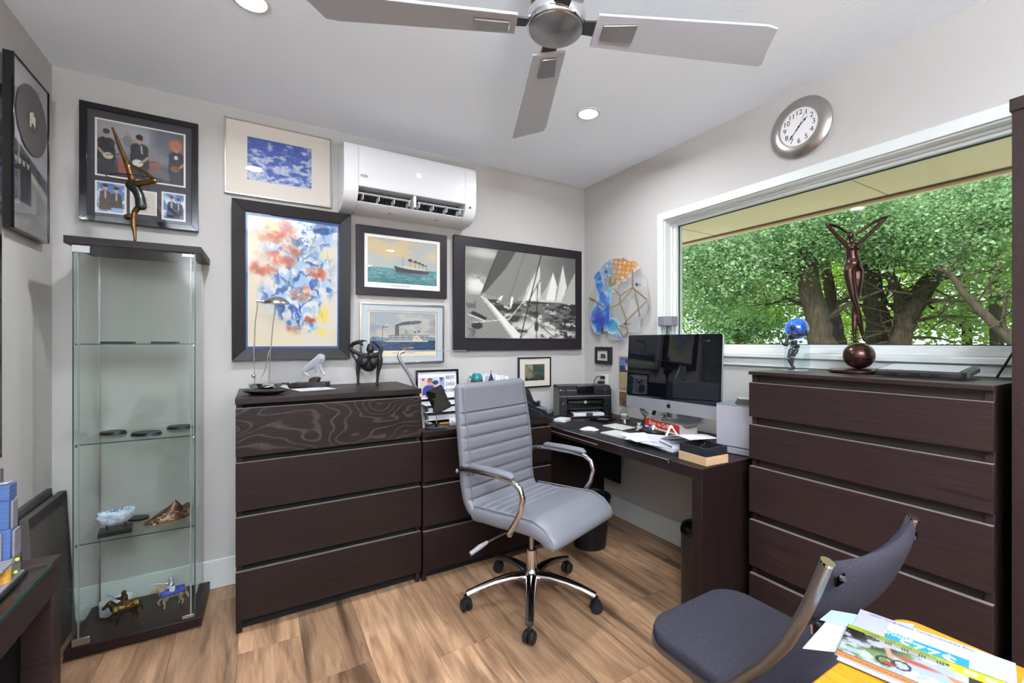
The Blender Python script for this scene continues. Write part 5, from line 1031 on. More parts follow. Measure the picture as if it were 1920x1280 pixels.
horse('rider_figurine', 'bronze gold armoured horse rider on the cabinet floor beside the white box', (-2.675, -.235, .0502), PI+.35, .098, brn, gold_p, brn, gold_p, True)
horse('rider_figurine', 'silver knight on a blue draped horse on the cabinet floor', (-2.522, -.20, .0502), PI+.15, .098, M('tan horse paint', 'a08a68', .5), M('royal blue cloth paint', '2545a0', .45, var=.35, vscale=90), M('silver armour paint', 'b9bcc2', .3, .6), M('white heraldic shield', 'd9d6cf', .5, var=.3, vscale=120), False)

# ================================================================== on the desk (top z = .73)
DZ = .7305
# computer
im = thing('desktop_computer', 'large all in one desktop computer with dark glossy screen and silver chin', 'computer', (-.262, -1.08, .786), -PI/2+math.atan2(.041, .615)+.0)
im.rotation_euler = (0, 0, math.atan2(-.615, .041))
hw = .310; tl = math.radians(3)
RT = Matrix.Translation((0, 0, .07)) @ Matrix.Rotation(-tl, 4, 'X')
def rr3(w, h, r, cz): return [(x, z+cz) for x, z in rrect(w, h, r, 6)]
pan = B().prism(rr3(2*hw, .432, .014, .216), -.006, .006, 'y', RT); pan.ball((0, .023, .22), (.25, .022, .17), 24, RT); pan.build('housing', alu, im, bev=.001)
B().prism(rr3(2*hw-.002, .3625, .012, .432-.182), -.0075, -.0062, 'y', RT).build('screen_glass', M('dark glossy display', '06070c', .03, spec=.75), im)
bx('black_seam', (-hw+.002, -.0068, .0672), (hw-.002, -.0061, .0684), blackp, im).matrix_local = RT
apl = B(); AP = []
for q in np.linspace(0, 2*PI, 40, endpoint=False):
    r = .0125*(1-.10*math.cos(2*q)*0+.06*math.cos(q*2)-(.10*math.exp(-((q-PI/2)/.35)**2))-(.12*math.exp(-((q-3*PI/2)/.25)**2))); x, z = r*math.cos(q), r*math.sin(q)*1.05
    if math.hypot(x-.0165, z-.001) < .0075: x = .0165-math.sqrt(max(0, .0075**2-(z-.001)**2))
    AP.append((x, z))
apl.prism(AP, -.0075, -.0062, 'y', RT @ Matrix.Translation((0, 0, .036))); apl.prism([(.0, .0145), (.002, .0195), (.007, .0215), (.006, .0165)], -.0075, -.0062, 'y', RT @ Matrix.Translation((0, 0, .036))); apl.build('emblem', M('black emblem', '101012', .2), im, smooth=False)
B().lathe([(0, 0), (.0022, 0), (.0022, .0008), (0, .0008)], 12, RT @ Matrix.Translation((0, -.0078, .424)) @ Matrix.Rotation(PI/2, 4, 'X')).build('camera_lens', steel, im)
B().prism([(.012, .26), (.03, .26), (.20, .03), (.206, .004), (.20, 0), (.052, 0), (.047, .003), (.052, .006), (.165, .009), (.182, .025)], -.085, .085, 'x').build('stand', alu, im, bev=.001)
# red cookbook under its foot
t = thing('book', 'thick red and white cookbook lying under the computer stand', 'book', (-.085, -.985, DZ), math.atan2(-.295, -.046)); bw_, bd_ = .30, .235
bx('pages', (-.148, -.11, .003), (.148, .014, .050), M('page edges', 'e9e3de', .8, bump=.4, bscale=60, stretch=(1, 1, 60)), t)
b = B().box((-.15, -.115, 0), (.15, .018, .003)).box((-.15, -.115, .050), (.15, .018, .0535)); b.build('cover', M('grey white book cover', 'd8d9da', .4), t, bev=.001)
bx('spine', (-.15, -.1185, 0), (.15, -.1151, .0535), M('red book spine', 'cf3420', .4), t, bev=.001); bx('cover_stripe', (.02, -.05, .0536), (.15, -.03, .054), M('red stripe', 'd64a33', .4), t)
bx('spine_band', (-.15, -.1188, .0), (.15, -.1186, .010), M('white spine band', 'efe9e4', .5), t)
text('Born to Grill', .036, M('white book lettering', 'f6efe8', .5), t, (-.02, -.1192, .032), sx=.95)
# toy soldier
t = thing('toy_figure', 'little green plastic toy soldier lunging on the red book', 'toy', (-.165, -.96, DZ+.0545), YAW-.2); s = .000155; gm = M('green toy plastic', '1f7a4e', .35)
B().lathe([(0, 0), (.022, 0), (.021, .003), (0, .003)], 24, ry=.6).build('base', gm, t)
fig('body', s, 760, 680, [(765, 540, 30), (760, 490, 30), (755, 440, 14), (745, 405, 20), (700, 560, 24), (690, 610, 20), (685, 660, 16), (800, 590, 24), (830, 630, 20), (860, 665, 18), (700, 480, 16), (650, 460, 12), (810, 500, 16), (850, 505, 11)], [(0, 1), (1, 2), (2, 3), (0, 4), (4, 5), (5, 6), (0, 7), (7, 8), (8, 9), (1, 10), (10, 11), (1, 12), (12, 13)], gm, t, sub=1)
B().tube([((640-760)*s, -.004, (680-455)*s), ((745-760)*s, -.004, (680-375)*s)], .0014, 6).build('rifle', gm, t)
# drum lamp behind the computer
t = thing('table_lamp', 'small grey drum lamp on a thin post behind the computer', 'lamp', (-.025, -.862, DZ), 0)
B().cyl((0, 0, .0), (0, 0, .012), .022).build('base', dgrey, t); B().cyl((0, 0, .0125), (0, 0, .615), .011).build('post', M('blue grey steel post', '5d6a70', .4, .5), t)
B().lathe([(.06, .615), (.063, .62), (.063, .672), (.0, .674), (0, .67), (.06, .668), (.06, .622), (.012, .622), (.012, .615)], 8, Matrix.Rotation(.3, 4, 'Z')).build('shade', M('grey woven shade', '77757c', .9, bump=.4, bscale=400), t, ang=20)
# speaker
t = thing('speaker', 'tall light grey computer speaker box with fabric front', 'speaker', (-.33, -1.52, DZ), math.atan2(-.168, .026))
bx('cabinet', (-.084, .004, 0), (.084, .135, .222), M('charcoal speaker body', '1d1e22', .45), t, bev=.003); bx('top_plate', (-.086, -.002, .2222), (.086, .137, .227), M('blue grey top plate', '7d8790', .3, .4), t, bev=.001)
bx('grille', (-.084, -.003, .034), (.084, .0035, .221), M('grey speaker cloth', '9d99a2', .85, bump=.5, bscale=800), t, bev=.002); bx('front_foot', (-.084, -.003, .002), (.084, .0035, .030), M('grey plastic foot', '8c8991', .4), t, bev=.002)
t = thing('display_stand', 'faceted black glass pedestal on the grey speaker', 'stand', (-.275, -1.545, DZ+.2272), -1.3)
B().lathe([(0, 0), (.052, 0), (.040, .026), (0, .026)], 6).build('pedestal', M('faceted smoked glass', '3c3a36', .1, spec=.8), t, smooth=False); B().lathe([(0, .0262), (.04, .0262), (.04, .029), (0, .029)], 6).build('top_plate', M('pale top plate', 'aab4b8', .2), t, smooth=False)
# wooden box with black tray
t = thing('tray_box', 'pale wooden box with a black open tray on top at the desk corner', 'box', (-.545, -1.515, DZ), -.06)
bx('box', (-.068, -.075, 0), (.068, .075, .036), M('pale maple box', 'bb9a76', .6, var=.06, vscale=30), t, bev=.001)
b = B().box((-.066, -.072, .0362), (.066, .072, .040)).box((-.066, -.072, .0401), (-.061, .072, .072)).box((.061, -.072, .0401), (.066, .072, .072)).box((-.0609, -.072, .0401), (.0609, -.067, .072)).box((-.0609, .067, .0401), (.0609, .072, .072)); b.build('tray', M('black slate tray', '222228', .45), t, bev=.001)
t = thing('sunglasses', 'dark sunglasses folded in the black tray', 'sunglasses', (-.53, -1.51, DZ+.0405), .4)
for x in (-.022, .022): B().tube([(x+.019*math.cos(q), .002, .016+.014*math.sin(q)) for q in np.linspace(0, 2*PI, 20, endpoint=False)], .0022, 6, True).build('rim', M('tortoise frame', '3a3128', .2), t)
for x in (-.022, .022): B().lathe([(0, 0), (.017, 0), (.017, .001), (0, .001)], 20, Matrix.Translation((x, .0025, .016)) @ Matrix.Rotation(PI/2, 4, 'X')).build('lens', blackg, t)
B().tube([(-.04, .004, .018), (-.03, .012, .006), (.035, .014, .004)], .002, 6).build('temple', M('tortoise frame'), t)
# mat, keyboard, mouse, trackpad, pads
dm = M('black desk mat', '19191c', .5, bump=.1, bscale=500)
t = thing('desk_mat', 'black desk mat draped over the front edge of the desk', 'mat', (-.50, -.98, DZ)); bx('sheet', (-.172, -.455, 0), (.17, .33, .002), dm, t, bev=.001)
B().tube([(-.171, .33, .001), (-.171, -.452, .001), (-.171, -.455, -.012)], .0012, 6).build('edge_piping', M('pale mat edge', 'a8a5a2', .4), t)
t = thing('mouse_pad', 'thin black mouse pad beside the notepad', 'mat', (-.49, -.57, DZ), -.12); B().prism(rrect(.26, .16, .012), 0, .003, 'z').build('pad', M('black mouse pad', '131316', .6), t, bev=.001)
MZ = DZ+.0025
t = thing('keyboard', 'slim white keyboard on the black desk mat', 'keyboard', (-.495, -.985, MZ), -PI/2+.04)
B().prism(rrect(.285, .118, .008), 0, .006, 'z').build('base', M('white keyboard base', 'b4b3b0', .35), t, bev=.001)
key = None; rows = [14, 14, 13, 12, 9]
for r, n in enumerate(rows):
    ws = [.0162]*n
    if r == 4: ws = [.0162, .0162, .018, .02, .090, .02, .018, .0162, .0162]
    tot = sum(ws)+.003*(n-1); k = .270/tot; x = -.135
    for w_ in ws:
        o = bx('key', (x, .047-.0212*r-.009, .0062), (x+w_*k, .047-.0212*r+.009, .0085), M('white keys', 'c3c2bf', .4), t, bev=.0006, seg=1); x += (w_+.003)*k
t = thing('mouse', 'white wireless mouse on the desk mat', 'mouse', (-.555, -.745, MZ), -.8)
vs, fs = [], []
for j in range(9):
    f = j/8
    for i in range(32):
        q = 2*PI*i/32; c_, s_ = math.cos(q), math.sin(q); x = .056*math.copysign(abs(c_)**.7, c_)*math.cos(f*PI/2)**.35; y = .029*math.copysign(abs(s_)**.7, s_)*math.cos(f*PI/2)**.35; vs.append((x, y, .004+.018*f*max(0, 1-(x/.062)**2)))
for j in range(8):
    for i in range(32): fs.append((j*32+i, j*32+(i+1) % 32, (j+1)*32+(i+1) % 32, (j+1)*32+i))
fs += [tuple(range(32))[::-1], tuple(range(8*32, 9*32))]
B().add(vs, fs).build('shell', M('white mouse shell', 'c9c8c8', .15), t, ang=50); B().prism(rrect(.1, .05, .02), 0, .0045, 'z').build('bottom', alu, t)
t = thing('trackpad', 'flat white trackpad behind the keyboard', 'trackpad', (-.345, -.765, MZ), -PI/2+.05); bx('pad', (-.08, -.058, 0), (.08, .058, .006), M('white trackpad', 'bdbcba', .3), t, bev=.002)
t = thing('note_block', 'block of white note paper by the printer', 'notepad', (-.50, -.40, DZ), .5); bx('block', (-.045, -.04, 0), (.045, .04, .016), paper_m, t, bev=.001); bx('top_sheet', (-.043, -.041, .0162), (.047, .039, .0168), paper_m, t)
t = thing('card_holder', 'low black valet tray in front of the hourglass', 'tray', (-.258, -.525, DZ), .35); b = B().box((-.07, -.06, 0), (.07, .06, .005)).box((-.07, -.06, .0051), (-.062, .06, .014)).box((.062, -.06, .0051), (.07, .06, .014)).box((-.0619, -.06, .0051), (.0619, -.052, .014)).box((-.0619, .052, .0051), (.0619, .06, .014)); b.build('tray', blackg, t, bev=.001)
B().lathe([(0, .0052), (.038, .0052), (.040, .008), (.036, .009), (0, .007)], 30).build('inlay', M('pewter inlay', '7b7a78', .3, .8), t)
# hourglass
t = thing('hourglass', 'clear glass hourglass standing in front of the tan card', 'hourglass', (-.165, -.625, DZ))
B().lathe([(0, 0), (.032, 0), (.032, .018), (.028, .022), (0, .022)], 36).build('base', chrome, t)
prof = [(.004, .023), (.022, .026), (.030, .045), (.027, .062), (.012, .085), (.004, .098), (.012, .111), (.025, .133), (.029, .150), (.022, .170), (.002, .174)]
B().lathe(prof, 32).build('glass', thin_glass('hourglass glass', 'eef1f0', 1.6), t, ang=80); B().lathe([(0, .0235), (.021, .0262), (.027, .042), (.02, .048), (0, .052)], 28).build('sand', M('grey sand', 'b9b4ad', .9), t)
# crystal trinkets
t = thing('crystal_bear', 'tiny clear crystal bear sitting on the desk mat', 'figurine', (-.31, -.90, MZ), YAW); b = B()
for c_, r in (((0, 0, .014), .013), ((0, 0, .034), .010), ((-.007, 0, .043), .004), ((.007, 0, .043), .004), ((-.013, -.006, .022), .006), ((.013, -.006, .022), .006), ((-.014, -.01, .006), .0065), ((.014, -.01, .006), .0065)): b.ball(c_, r, 8)
b.build('body', M('pale crystal', 'd9d6dc', .04, trans=.55), t, smooth=False)
t = thing('crystal_figure', 'small multicoloured crystal ornament on the black box', 'figurine', (-.325, -1.02, DZ+.025), YAW); 
for k, (x, z, r, c_) in enumerate(((-.012, .010, .010, '3b57b0'), (.004, .020, .009, 'dfe4f0'), (.014, .010, .009, 'd8b23a'), (-.002, .008, .010, 'e8ecf2'), (.024, .007, .007, '6fae7d'), (-.020, .020, .006, '2c4aa8'))): B().ball((x, 0, z), r, 7).build('crystal', M('crystal '+c_, c_, .05, spec=.8), t, smooth=False)
t = thing('black_box', 'small black box in front of the red book', 'box', (-.335, -1.02, DZ+.0025), math.atan2(-.15, -.02)); bx('box', (-.065, -.035, 0), (.065, .035, .022), M('dark brown leather box', '231b1b', .45), t, bev=.001)
t = thing('phone_stand', 'folded white plastic phone stand in front of the red book', 'stand', (-.375, -1.19, DZ+.002), YAW)
for pts in ([(-.035, .0, .004), (-.002, .012, .070)], [(.045, -.01, .004), (.010, .012, .070)]):
    p0, p1 = Vector(pts[0]), Vector(pts[1]); B().tube([p0, p0.lerp(p1, .5)+Vector((.002, 0, .003)), p1], [.009, .009, .009], 8, flat=.3).build('leg', M('white translucent plastic', 'e3dfdf', .35), t)
B().tube([(-.004, .012, .068), (.004, .012, .074), (.012, .012, .068)], .0075, 8).build('bridge', M('white translucent plastic'), t)
# papers stack
rd = random.Random(12); z = DZ+.0026
pl = [('small dark notebook at the bottom of the paper pile', 'notebook', -.535, -1.335, .10, .15, .012, -.25, M('dark slate notebook', '35353b', .5)), ('white notepad under the loose papers', 'notepad', -.53, -1.31, .115, .17, .010, -.12, paper_m), ('white envelope with a pen on it', 'envelope', -.545, -1.29, .11, .18, .003, .15, paper2_m),
      ('loose printed sheet with a blue stripe on the pile', 'paper', -.50, -1.17, .18, .22, .0012, .5, paper_m), ('loose white sheet fanned to the left of the pile', 'paper', -.535, -1.13, .14, .2, .0012, -.35, paper_m), ('grey white sheet under the speaker side of the pile', 'paper', -.45, -1.25, .15, .2, .0012, .9, paper2_m)]
for lb, ct, x, y, w_, h_, th, rz, mm in pl:
    t = thing(ct.replace(' ', '_'), lb, ct, (x, y, z), rz); bx('sheet', (-w_/2, -h_/2, 0), (w_/2, h_/2, th), mm, t)
    for k in range(4): bx('printed_line', (-w_*.38, -h_*.3+.03*k, th), (w_*.3, -h_*.3+.03*k+.003, th+.0002), M('grey print'), t)
    if 'blue stripe' in lb: bx('blue_stripe', (-w_*.4, h_*.22, th), (w_*.4, h_*.32, th+.0002), M('blue print', '3f63b4', .6), t)
    z += th+.0004
t = thing('paper', 'top white sheet curling up over the black tray', 'paper', (-.47, -1.36, z+.03), -.35)
vs, fs = [], []
for i in range(13):
    for j in range(3): f = i/12; vs.append((-.07+.07*j, .12-.27*f, -.028+.052*f+.018*math.sin(f*PI)))
for i in range(12):
    for j in range(2): a0 = i*3+j; fs.append((a0, a0+1, a0+4, a0+3))
o = B().add(vs, fs).build('sheet', paper_m, t); md = o.modifiers.new('th', 'SOLIDIFY'); md.thickness = .0008
t = thing('pen', 'grey pen lying on the envelope under the loose papers', 'pen', (-.575, -1.33, z+.001), 1.2); B().cyl((-.06, 0, .004), (.06, 0, .004), .0038, .003).build('barrel', M('grey pen', '6d7078', .3, .5), t)
# printer
pr = thing('printer', 'compact black laser printer in the far desk corner', 'printer', (-.245, -.325, DZ), -.36)
b = B().prism([(-.0, .0), (.18, 0), (.18, .205), (.03, .205), (.004, .18), (.0, .12)], -.19, -.135, 'x').prism([(-.0, .0), (.18, 0), (.18, .205), (.03, .205), (.004, .18), (.0, .12)], .135, .19, 'x')
b.prism([(0, .115), (.18, .115), (.18, .205), (.03, .205), (.004, .18)], -.1349, .1349, 'x').box((-.1349, .06, .002), (.1349, .18, .1149)); b.build('body', M('black printer shell', '1c1c1f', .25), pr, bev=.003)
bx('top_panel', (-.185, .032, .2055), (.185, .178, .2075), M('dark grey printer top', '4a4644', .55, bump=.2, bscale=200), pr, bev=.001); bx('output_slot', (-.11, .06, .2077), (.11, .13, .209), blackp, pr); bx('output_wire', (-.075, .085, .2092), (.075, .09, .2105), steel, pr)
bx('output_scoop', (-.062, -.0015, .15), (.062, .05, .2095), blackg, pr, bev=.006); bx('front_trim', (-.19, -.003, .135), (.19, .001, .141), M('glossy trim', '6f6c70', .1), pr)
bx('paper_flap', (-.125, .01, .080), (.125, .055, .105), blackp, pr, bev=.006); B().ball((0, 0, 0), (.011, .002, .011), 20).build('badge', M('silver badge', 'a9abad', .3), pr, loc=(.0, .009, .094)); text('hp', .014, ink, pr, (0, .0062, .0935))
bx('feed_tray', (-.135, -.085, .004), (.135, .058, .012), M('smoke printer tray', '2b2a30', .25), pr, bev=.002); bx('paper_stack', (-.108, -.075, .0122), (.108, .056, .028), paper_m, pr); bx('paper_guide', (-.022, -.087, .0125), (.022, -.073, .034), dgrey, pr, bev=.002)
for x in (-.13, .118): bx('tray_arm', (x, -.08, .0125), (x+.012, .0, .036), blackp, pr, bev=.002)
bx('upper_tray', (-.12, -.035, .052), (.12, .058, .056), M('smoke printer tray'), pr)
B().ball((0, 0, 0), (.010, .002, .010), 20).build('button', M('dark ring button', '3d4048', .3), pr, loc=(-.163, -.001, .088))
t = thing('usb_cable', 'bundle of black cables behind the red book', 'cable', (-.10, -.74, DZ))
for k in range(4): B().tube([(.05-.03*k, .12, .10), (.0-.03*k, .06-.02*k, .12+.01*k), (-.03, -.02*k, .07), (-.02-.02*k, -.05, .02), (.03, -.02+.03*k, .004)], .0026, 7).build('cord', blackp, t)
bx('plug', (-.035, -.075, .055), (-.017, -.06, .10), blackp, t, bev=.002, rot=(.0, .5, 0))
# ------------------------------------------------------------------ under the desk
t = thing('wastebasket', 'round black wastebasket under the desk behind the swivel chair', 'bin', (-.455, -.625, 0)); B().lathe([(0, .001), (.098, .001), (.128, .30), (.131, .303), (.127, .305), (.123, .30), (.094, .006), (0, .006)], 44).build('bin', M('black bin plastic', '121214', .35), t, ang=30)
t = thing('trash_can', 'slim black steel pedal bin half hidden behind the desk leg', 'bin', (-.475, -1.435, 0))
B().lathe([(0, .002), (.075, .002), (.075, .37), (.0, .37)], 40).build('body', M('black enamel', '2a2523', .3), t); B().lathe([(0, .3705), (.078, .3705), (.079, .388), (.070, .408), (.045, .42), (0, .423)], 40).build('lid', blackg, t)
for lb, pts, m_ in (('white cable looping under the desk', [(-.05, -.80, .68), (-.06, -.82, .55), (-.06, -.90, .44), (-.06, -.98, .50), (-.05, -1.02, .68)], M('white cable', 'b9b5ae', .5)), ('second pale cable looping under the desk near the wall', [(-.03, -1.05, .68), (-.025, -1.12, .50), (-.025, -1.08, .42), (-.025, -.98, .47), (-.025, -.9, .66)], M('white cable')), ('black cable dropping behind the pedal bin', [(-.20, -1.2, .68), (-.2, -1.22, .56), (-.22, -1.27, .46), (-.24, -1.34, .30)], blackp)):
    t = thing('cable', lb, 'cable', pts[0]); P0 = Vector(pts[0]); Q = []
    for i in range(len(pts)-1):
        for k in range(6):
            f = k/6; a_ = Vector(pts[max(0, i-1)]); b_ = Vector(pts[i]); c_ = Vector(pts[i+1]); d_ = Vector(pts[min(len(pts)-1, i+2)])
            Q.append(.5*((2*b_)+(c_-a_)*f+(2*a_-5*b_+4*c_-d_)*f*f+(-a_+3*b_-3*c_+d_)*f**3)-P0)
    Q.append(Vector(pts[-1])-P0); B().tube(Q, .003, 7).build('cord', m_, t)

# ================================================================== on the three drawer chest (top z = .78)
LZ = .7805
tr = thing('letter_tray', 'two tier white letter tray under the family photograph', 'tray', (-1.21, -.16, LZ))
wt = M('white tray plastic', 'dcdad8', .4)
for z in (.012, .058, .098): bx('tier', (-.17, -.13, z), (.17, .13, z+.006), wt, tr, bev=.002)
for x in (-.168, .158):
    for y in (-.125, .115): bx('post', (x, y, 0), (x+.01, y+.01, .0975), dgrey, tr)
for z in (.0185, .0645): bx('paper_stack', (-.15, -.128, z), (.15, .11, z+.02), paper_m, tr)
t = thing('framed_photograph', 'black frame reading best dad ever standing behind the chair', 'picture', (-1.249, -.125, LZ+.1045)); t.rotation_euler = (-.06, 0, 0)
B().ring((-.137, .137, 0, .19), (-.124, .124, .013, .177), -.014, -.014, .0).build('frame', blk_frame, t, bev=.001); grid('print', p_dad, -.1235, .1235, .0135, .1765, 90, 60, print_m, t, y=-.005); bx('backing', (-.1235, -.0045, .0135), (.1235, -.001, .1765), dgrey, t)
for k, w_ in enumerate(('BEST', 'DAD', 'EVER')): text(w_, .030, ink, t, (.082, -.0058, .138-.040*k), sx=.9)
B().prism([(0, .10), (.006, .10), (.06, 0), (.05, 0)], -.02, .02, 'x').build('easel_back', dgrey, t)
t = thing('phone', 'black phone clamped on a small stand behind the chair', 'phone', (-1.372, -.452, LZ), YAW)
B().lathe([(0, 0), (.06, 0), (.062, .004), (.055, .007), (0, .009)], 36, ry=.7).build('base', M('black metal base', '2a2a2e', .3), t); B().cyl((0, 0, .009), (0, 0, .026), .0075).build('collar', blackp, t); B().cyl((0, 0, .0262), (0, .008, .10), .0032).build('rod', steel, t)
RR = Matrix.Translation((.012, -.004, .155)) @ Matrix.Rotation(math.radians(27), 4, 'Y') @ Matrix.Rotation(-.25, 4, 'X')
RR = Matrix.Translation((.012, -.004, .155)) @ Matrix.Rotation(math.radians(-27)+math.radians(0), 4, 'Y') @ Matrix.Rotation(-.25, 4, 'X')
B().prism(rrect(.096, .135, .008), -.004, .004, 'y', RR).build('phone_body', blackg, t, bev=.001); B().prism(rrect(.088, .126, .004), -.0048, -.0041, 'y', RR).build('screen', M('dark reflective screen', '14130f', .05, spec=.8), t)
for x, z in ((-.048, .03), (.048, .03), (-.048, -.045), (.048, -.045)): B().ball((x, 0, z), .0065, 10, RR).build('clamp_foot', blackp, t)
for i, (lb, x, y, w_, h_, th, rz, mm) in enumerate([('pile of printed white papers beside the phone stand', -1.16, -.37, .2, .16, .012, -.35, paper_m), ('loose white sheet on the paper pile beside the phone stand', -1.15, -.36, .2, .15, .002, -.15, paper_m), ('blue folded pouch on the paper pile', -1.14, -.31, .1, .06, .02, .2, M('bright teal blue cloth', '18a3c4', .6)), ('yellow pencil on the papers by the phone stand', -1.27, -.35, .09, .007, .007, -.1, M('yellow pencil', 'd9a21f', .4))]):
    t = thing(['paper_pile', 'paper', 'pouch', 'pencil'][i], lb, ['paper', 'paper', 'pouch', 'pencil'][i], (x, y, LZ+[0, .0125, .015, .0][i]+(.0 if i != 3 else .0)), rz); bx('body', (-w_/2, -h_/2, 0), (w_/2, h_/2, th), mm, t, bev=.0005 if i != 2 else .006)
t = thing('water_bottle', 'teal sports bottle behind the swivel chair back', 'bottle', (-1.02, -.20, LZ)); tl_ = M('translucent teal plastic', '128f94', .12, spec=.7, trans=.25)
B().lathe([(0, 0), (.036, 0), (.038, .01), (.038, .185), (.034, .2), (0, .2)], 36).build('bottle', tl_, t); B().lathe([(0, .2005), (.038, .2005), (.038, .228), (0, .228)], 36).build('collar', M('dark brown grip band', '4b4244', .5), t); B().lathe([(0, .2285), (.034, .2285), (.034, .25), (.022, .268), (.0, .268)], 36).build('lid', tl_, t); bx('spout', (-.046, -.012, .238), (-.02, .012, .252), tl_, t, bev=.004)
t = thing('desk_flag', 'small dark blue star flag on a stick behind the chair back', 'flag', (-.93, -.22, LZ)); B().cyl((0, 0, 0), (0, 0, .285), .0025).build('stick', M('gold stick', '6b5a35', .4, .5), t)
B().lathe([(0, 0), (.02, 0), (.02, .008), (0, .01)], 20).build('base', blackp, t)
B().add([(-.04, 0, .15), (.0, -.012, .15), (.045, .0, .15), (-.022, .0, .21), (.002, -.008, .21), (.026, 0, .21), (-.002, 0, .265), (.002, -.001, .265), (.005, 0, .265)], [(0,1,4,3), (1,2,5,4), (3,4,7,6), (4,5,8,7)]).build('cloth', M('navy flag cloth', '23284a', .8), t); o = t.children[-1]; md = o.modifiers.new('th', 'SOLIDIFY'); md.thickness = .001
b = B()
for k in range(16):
    x = -.026+.013*(k % 5)+.006*((k//5) % 2); z = .16+.014*(k//5); b.box((x-.002, -.0125, z-.002), (x+.002, -.0115, z+.002))
b.build('star', M('white stars', 'e9e9ee', .7), t)
for i, (x, w_, h_, c_) in enumerate(((-.985, .014, .25, 'e8e6ea'), (-.965, .012, .248, 'd9d5da'), (-.90, .02, .245, 'eceaee'), (-.874, .016, .252, 'e4e2e8'), (-.853, .018, .24, 'efe6d6'), (-.83, .016, .246, 'e6e6ee'), (-.80, .03, .238, 'e0e1ec'))):
    t = thing('binder', ['narrow white folder next to the teal bottle', 'thin white folder just left of the flag stick', 'white folder just right of the flag stick', 'second white folder right of the flag', 'cream edged folder right of the flag', 'white folder behind the middle of the chair back', 'wide white folder below the small cream matted picture'][i], 'folder', (x, -.10, LZ), 0); 
    bx('cover', (-w_/2, -.09, 0), (w_/2, .08, h_), M('folder '+c_, c_, .6), t, bev=.001)
t = thing('led_lamp', 'slim silver LED desk lamp with bent arm and thin level bar', 'lamp', (-1.405, -.33, LZ), 0)
B().lathe([(0, 0), (.05, 0), (.05, .01), (0, .012)], 30).build('base', silver_m, t)
sl = M('satin silver tube', 'a9adb2', .3, .7)
B().tube([(.0, 0, .012), (-.03, 0, .18), (-.075, 0, .28), (-.125, 0, .36), (-.138, 0, .388), (-.13, 0, .408), (-.105, 0, .415)], .0095, 12, flat=1.0).build('arm', sl, t); bx('light_bar', (-.108, -.012, .412), (.255, .012, .417), sl, t, bev=.001); bx('bar_tip', (.2551, -.012, .411), (.266, .012, .418), blackp, t)
og = thing('desk_organiser', 'black curved charging dock right of the swivel chair back', 'organiser', (-.735, -.36, LZ), .25); dk = M('black dock plastic', '25252b', .35)
side = [(-.16, 0), (.09, 0), (.09, .165), (.07, .17), (.045, .15), (.01, .09), (-.06, .06), (-.15, .045), (-.165, .03)]
for x in (-.05, .0, .055): B().prism(side, x, x+.006, 'x').build('side_wing', dk, og, bev=.002)
bx('tray', (-.0438, -.15, .004), (.0545, .085, .02), dk, og, bev=.001); bx('device', (.008, -.158, .022), (.05, -.05, .06), M('grey gadget', '5f6570', .4), og, bev=.008); B().ball((.03, -.06, .085), .014, 12).build('knob', blackp, og)
t = thing('note_pyramid', 'small blue grey pyramid paperweight beside the charging dock', 'paperweight', (-.845, -.485, LZ), .6); B().add([(-.028, -.028, 0), (.028, -.028, 0), (.028, .028, 0), (-.028, .028, 0), (0, 0, .046)], [(3,2,1,0), (0,1,4), (1,2,4), (2,3,4), (3,0,4)]).build('pyramid', M('slate blue plastic', '68727f', .3), t, smooth=False)

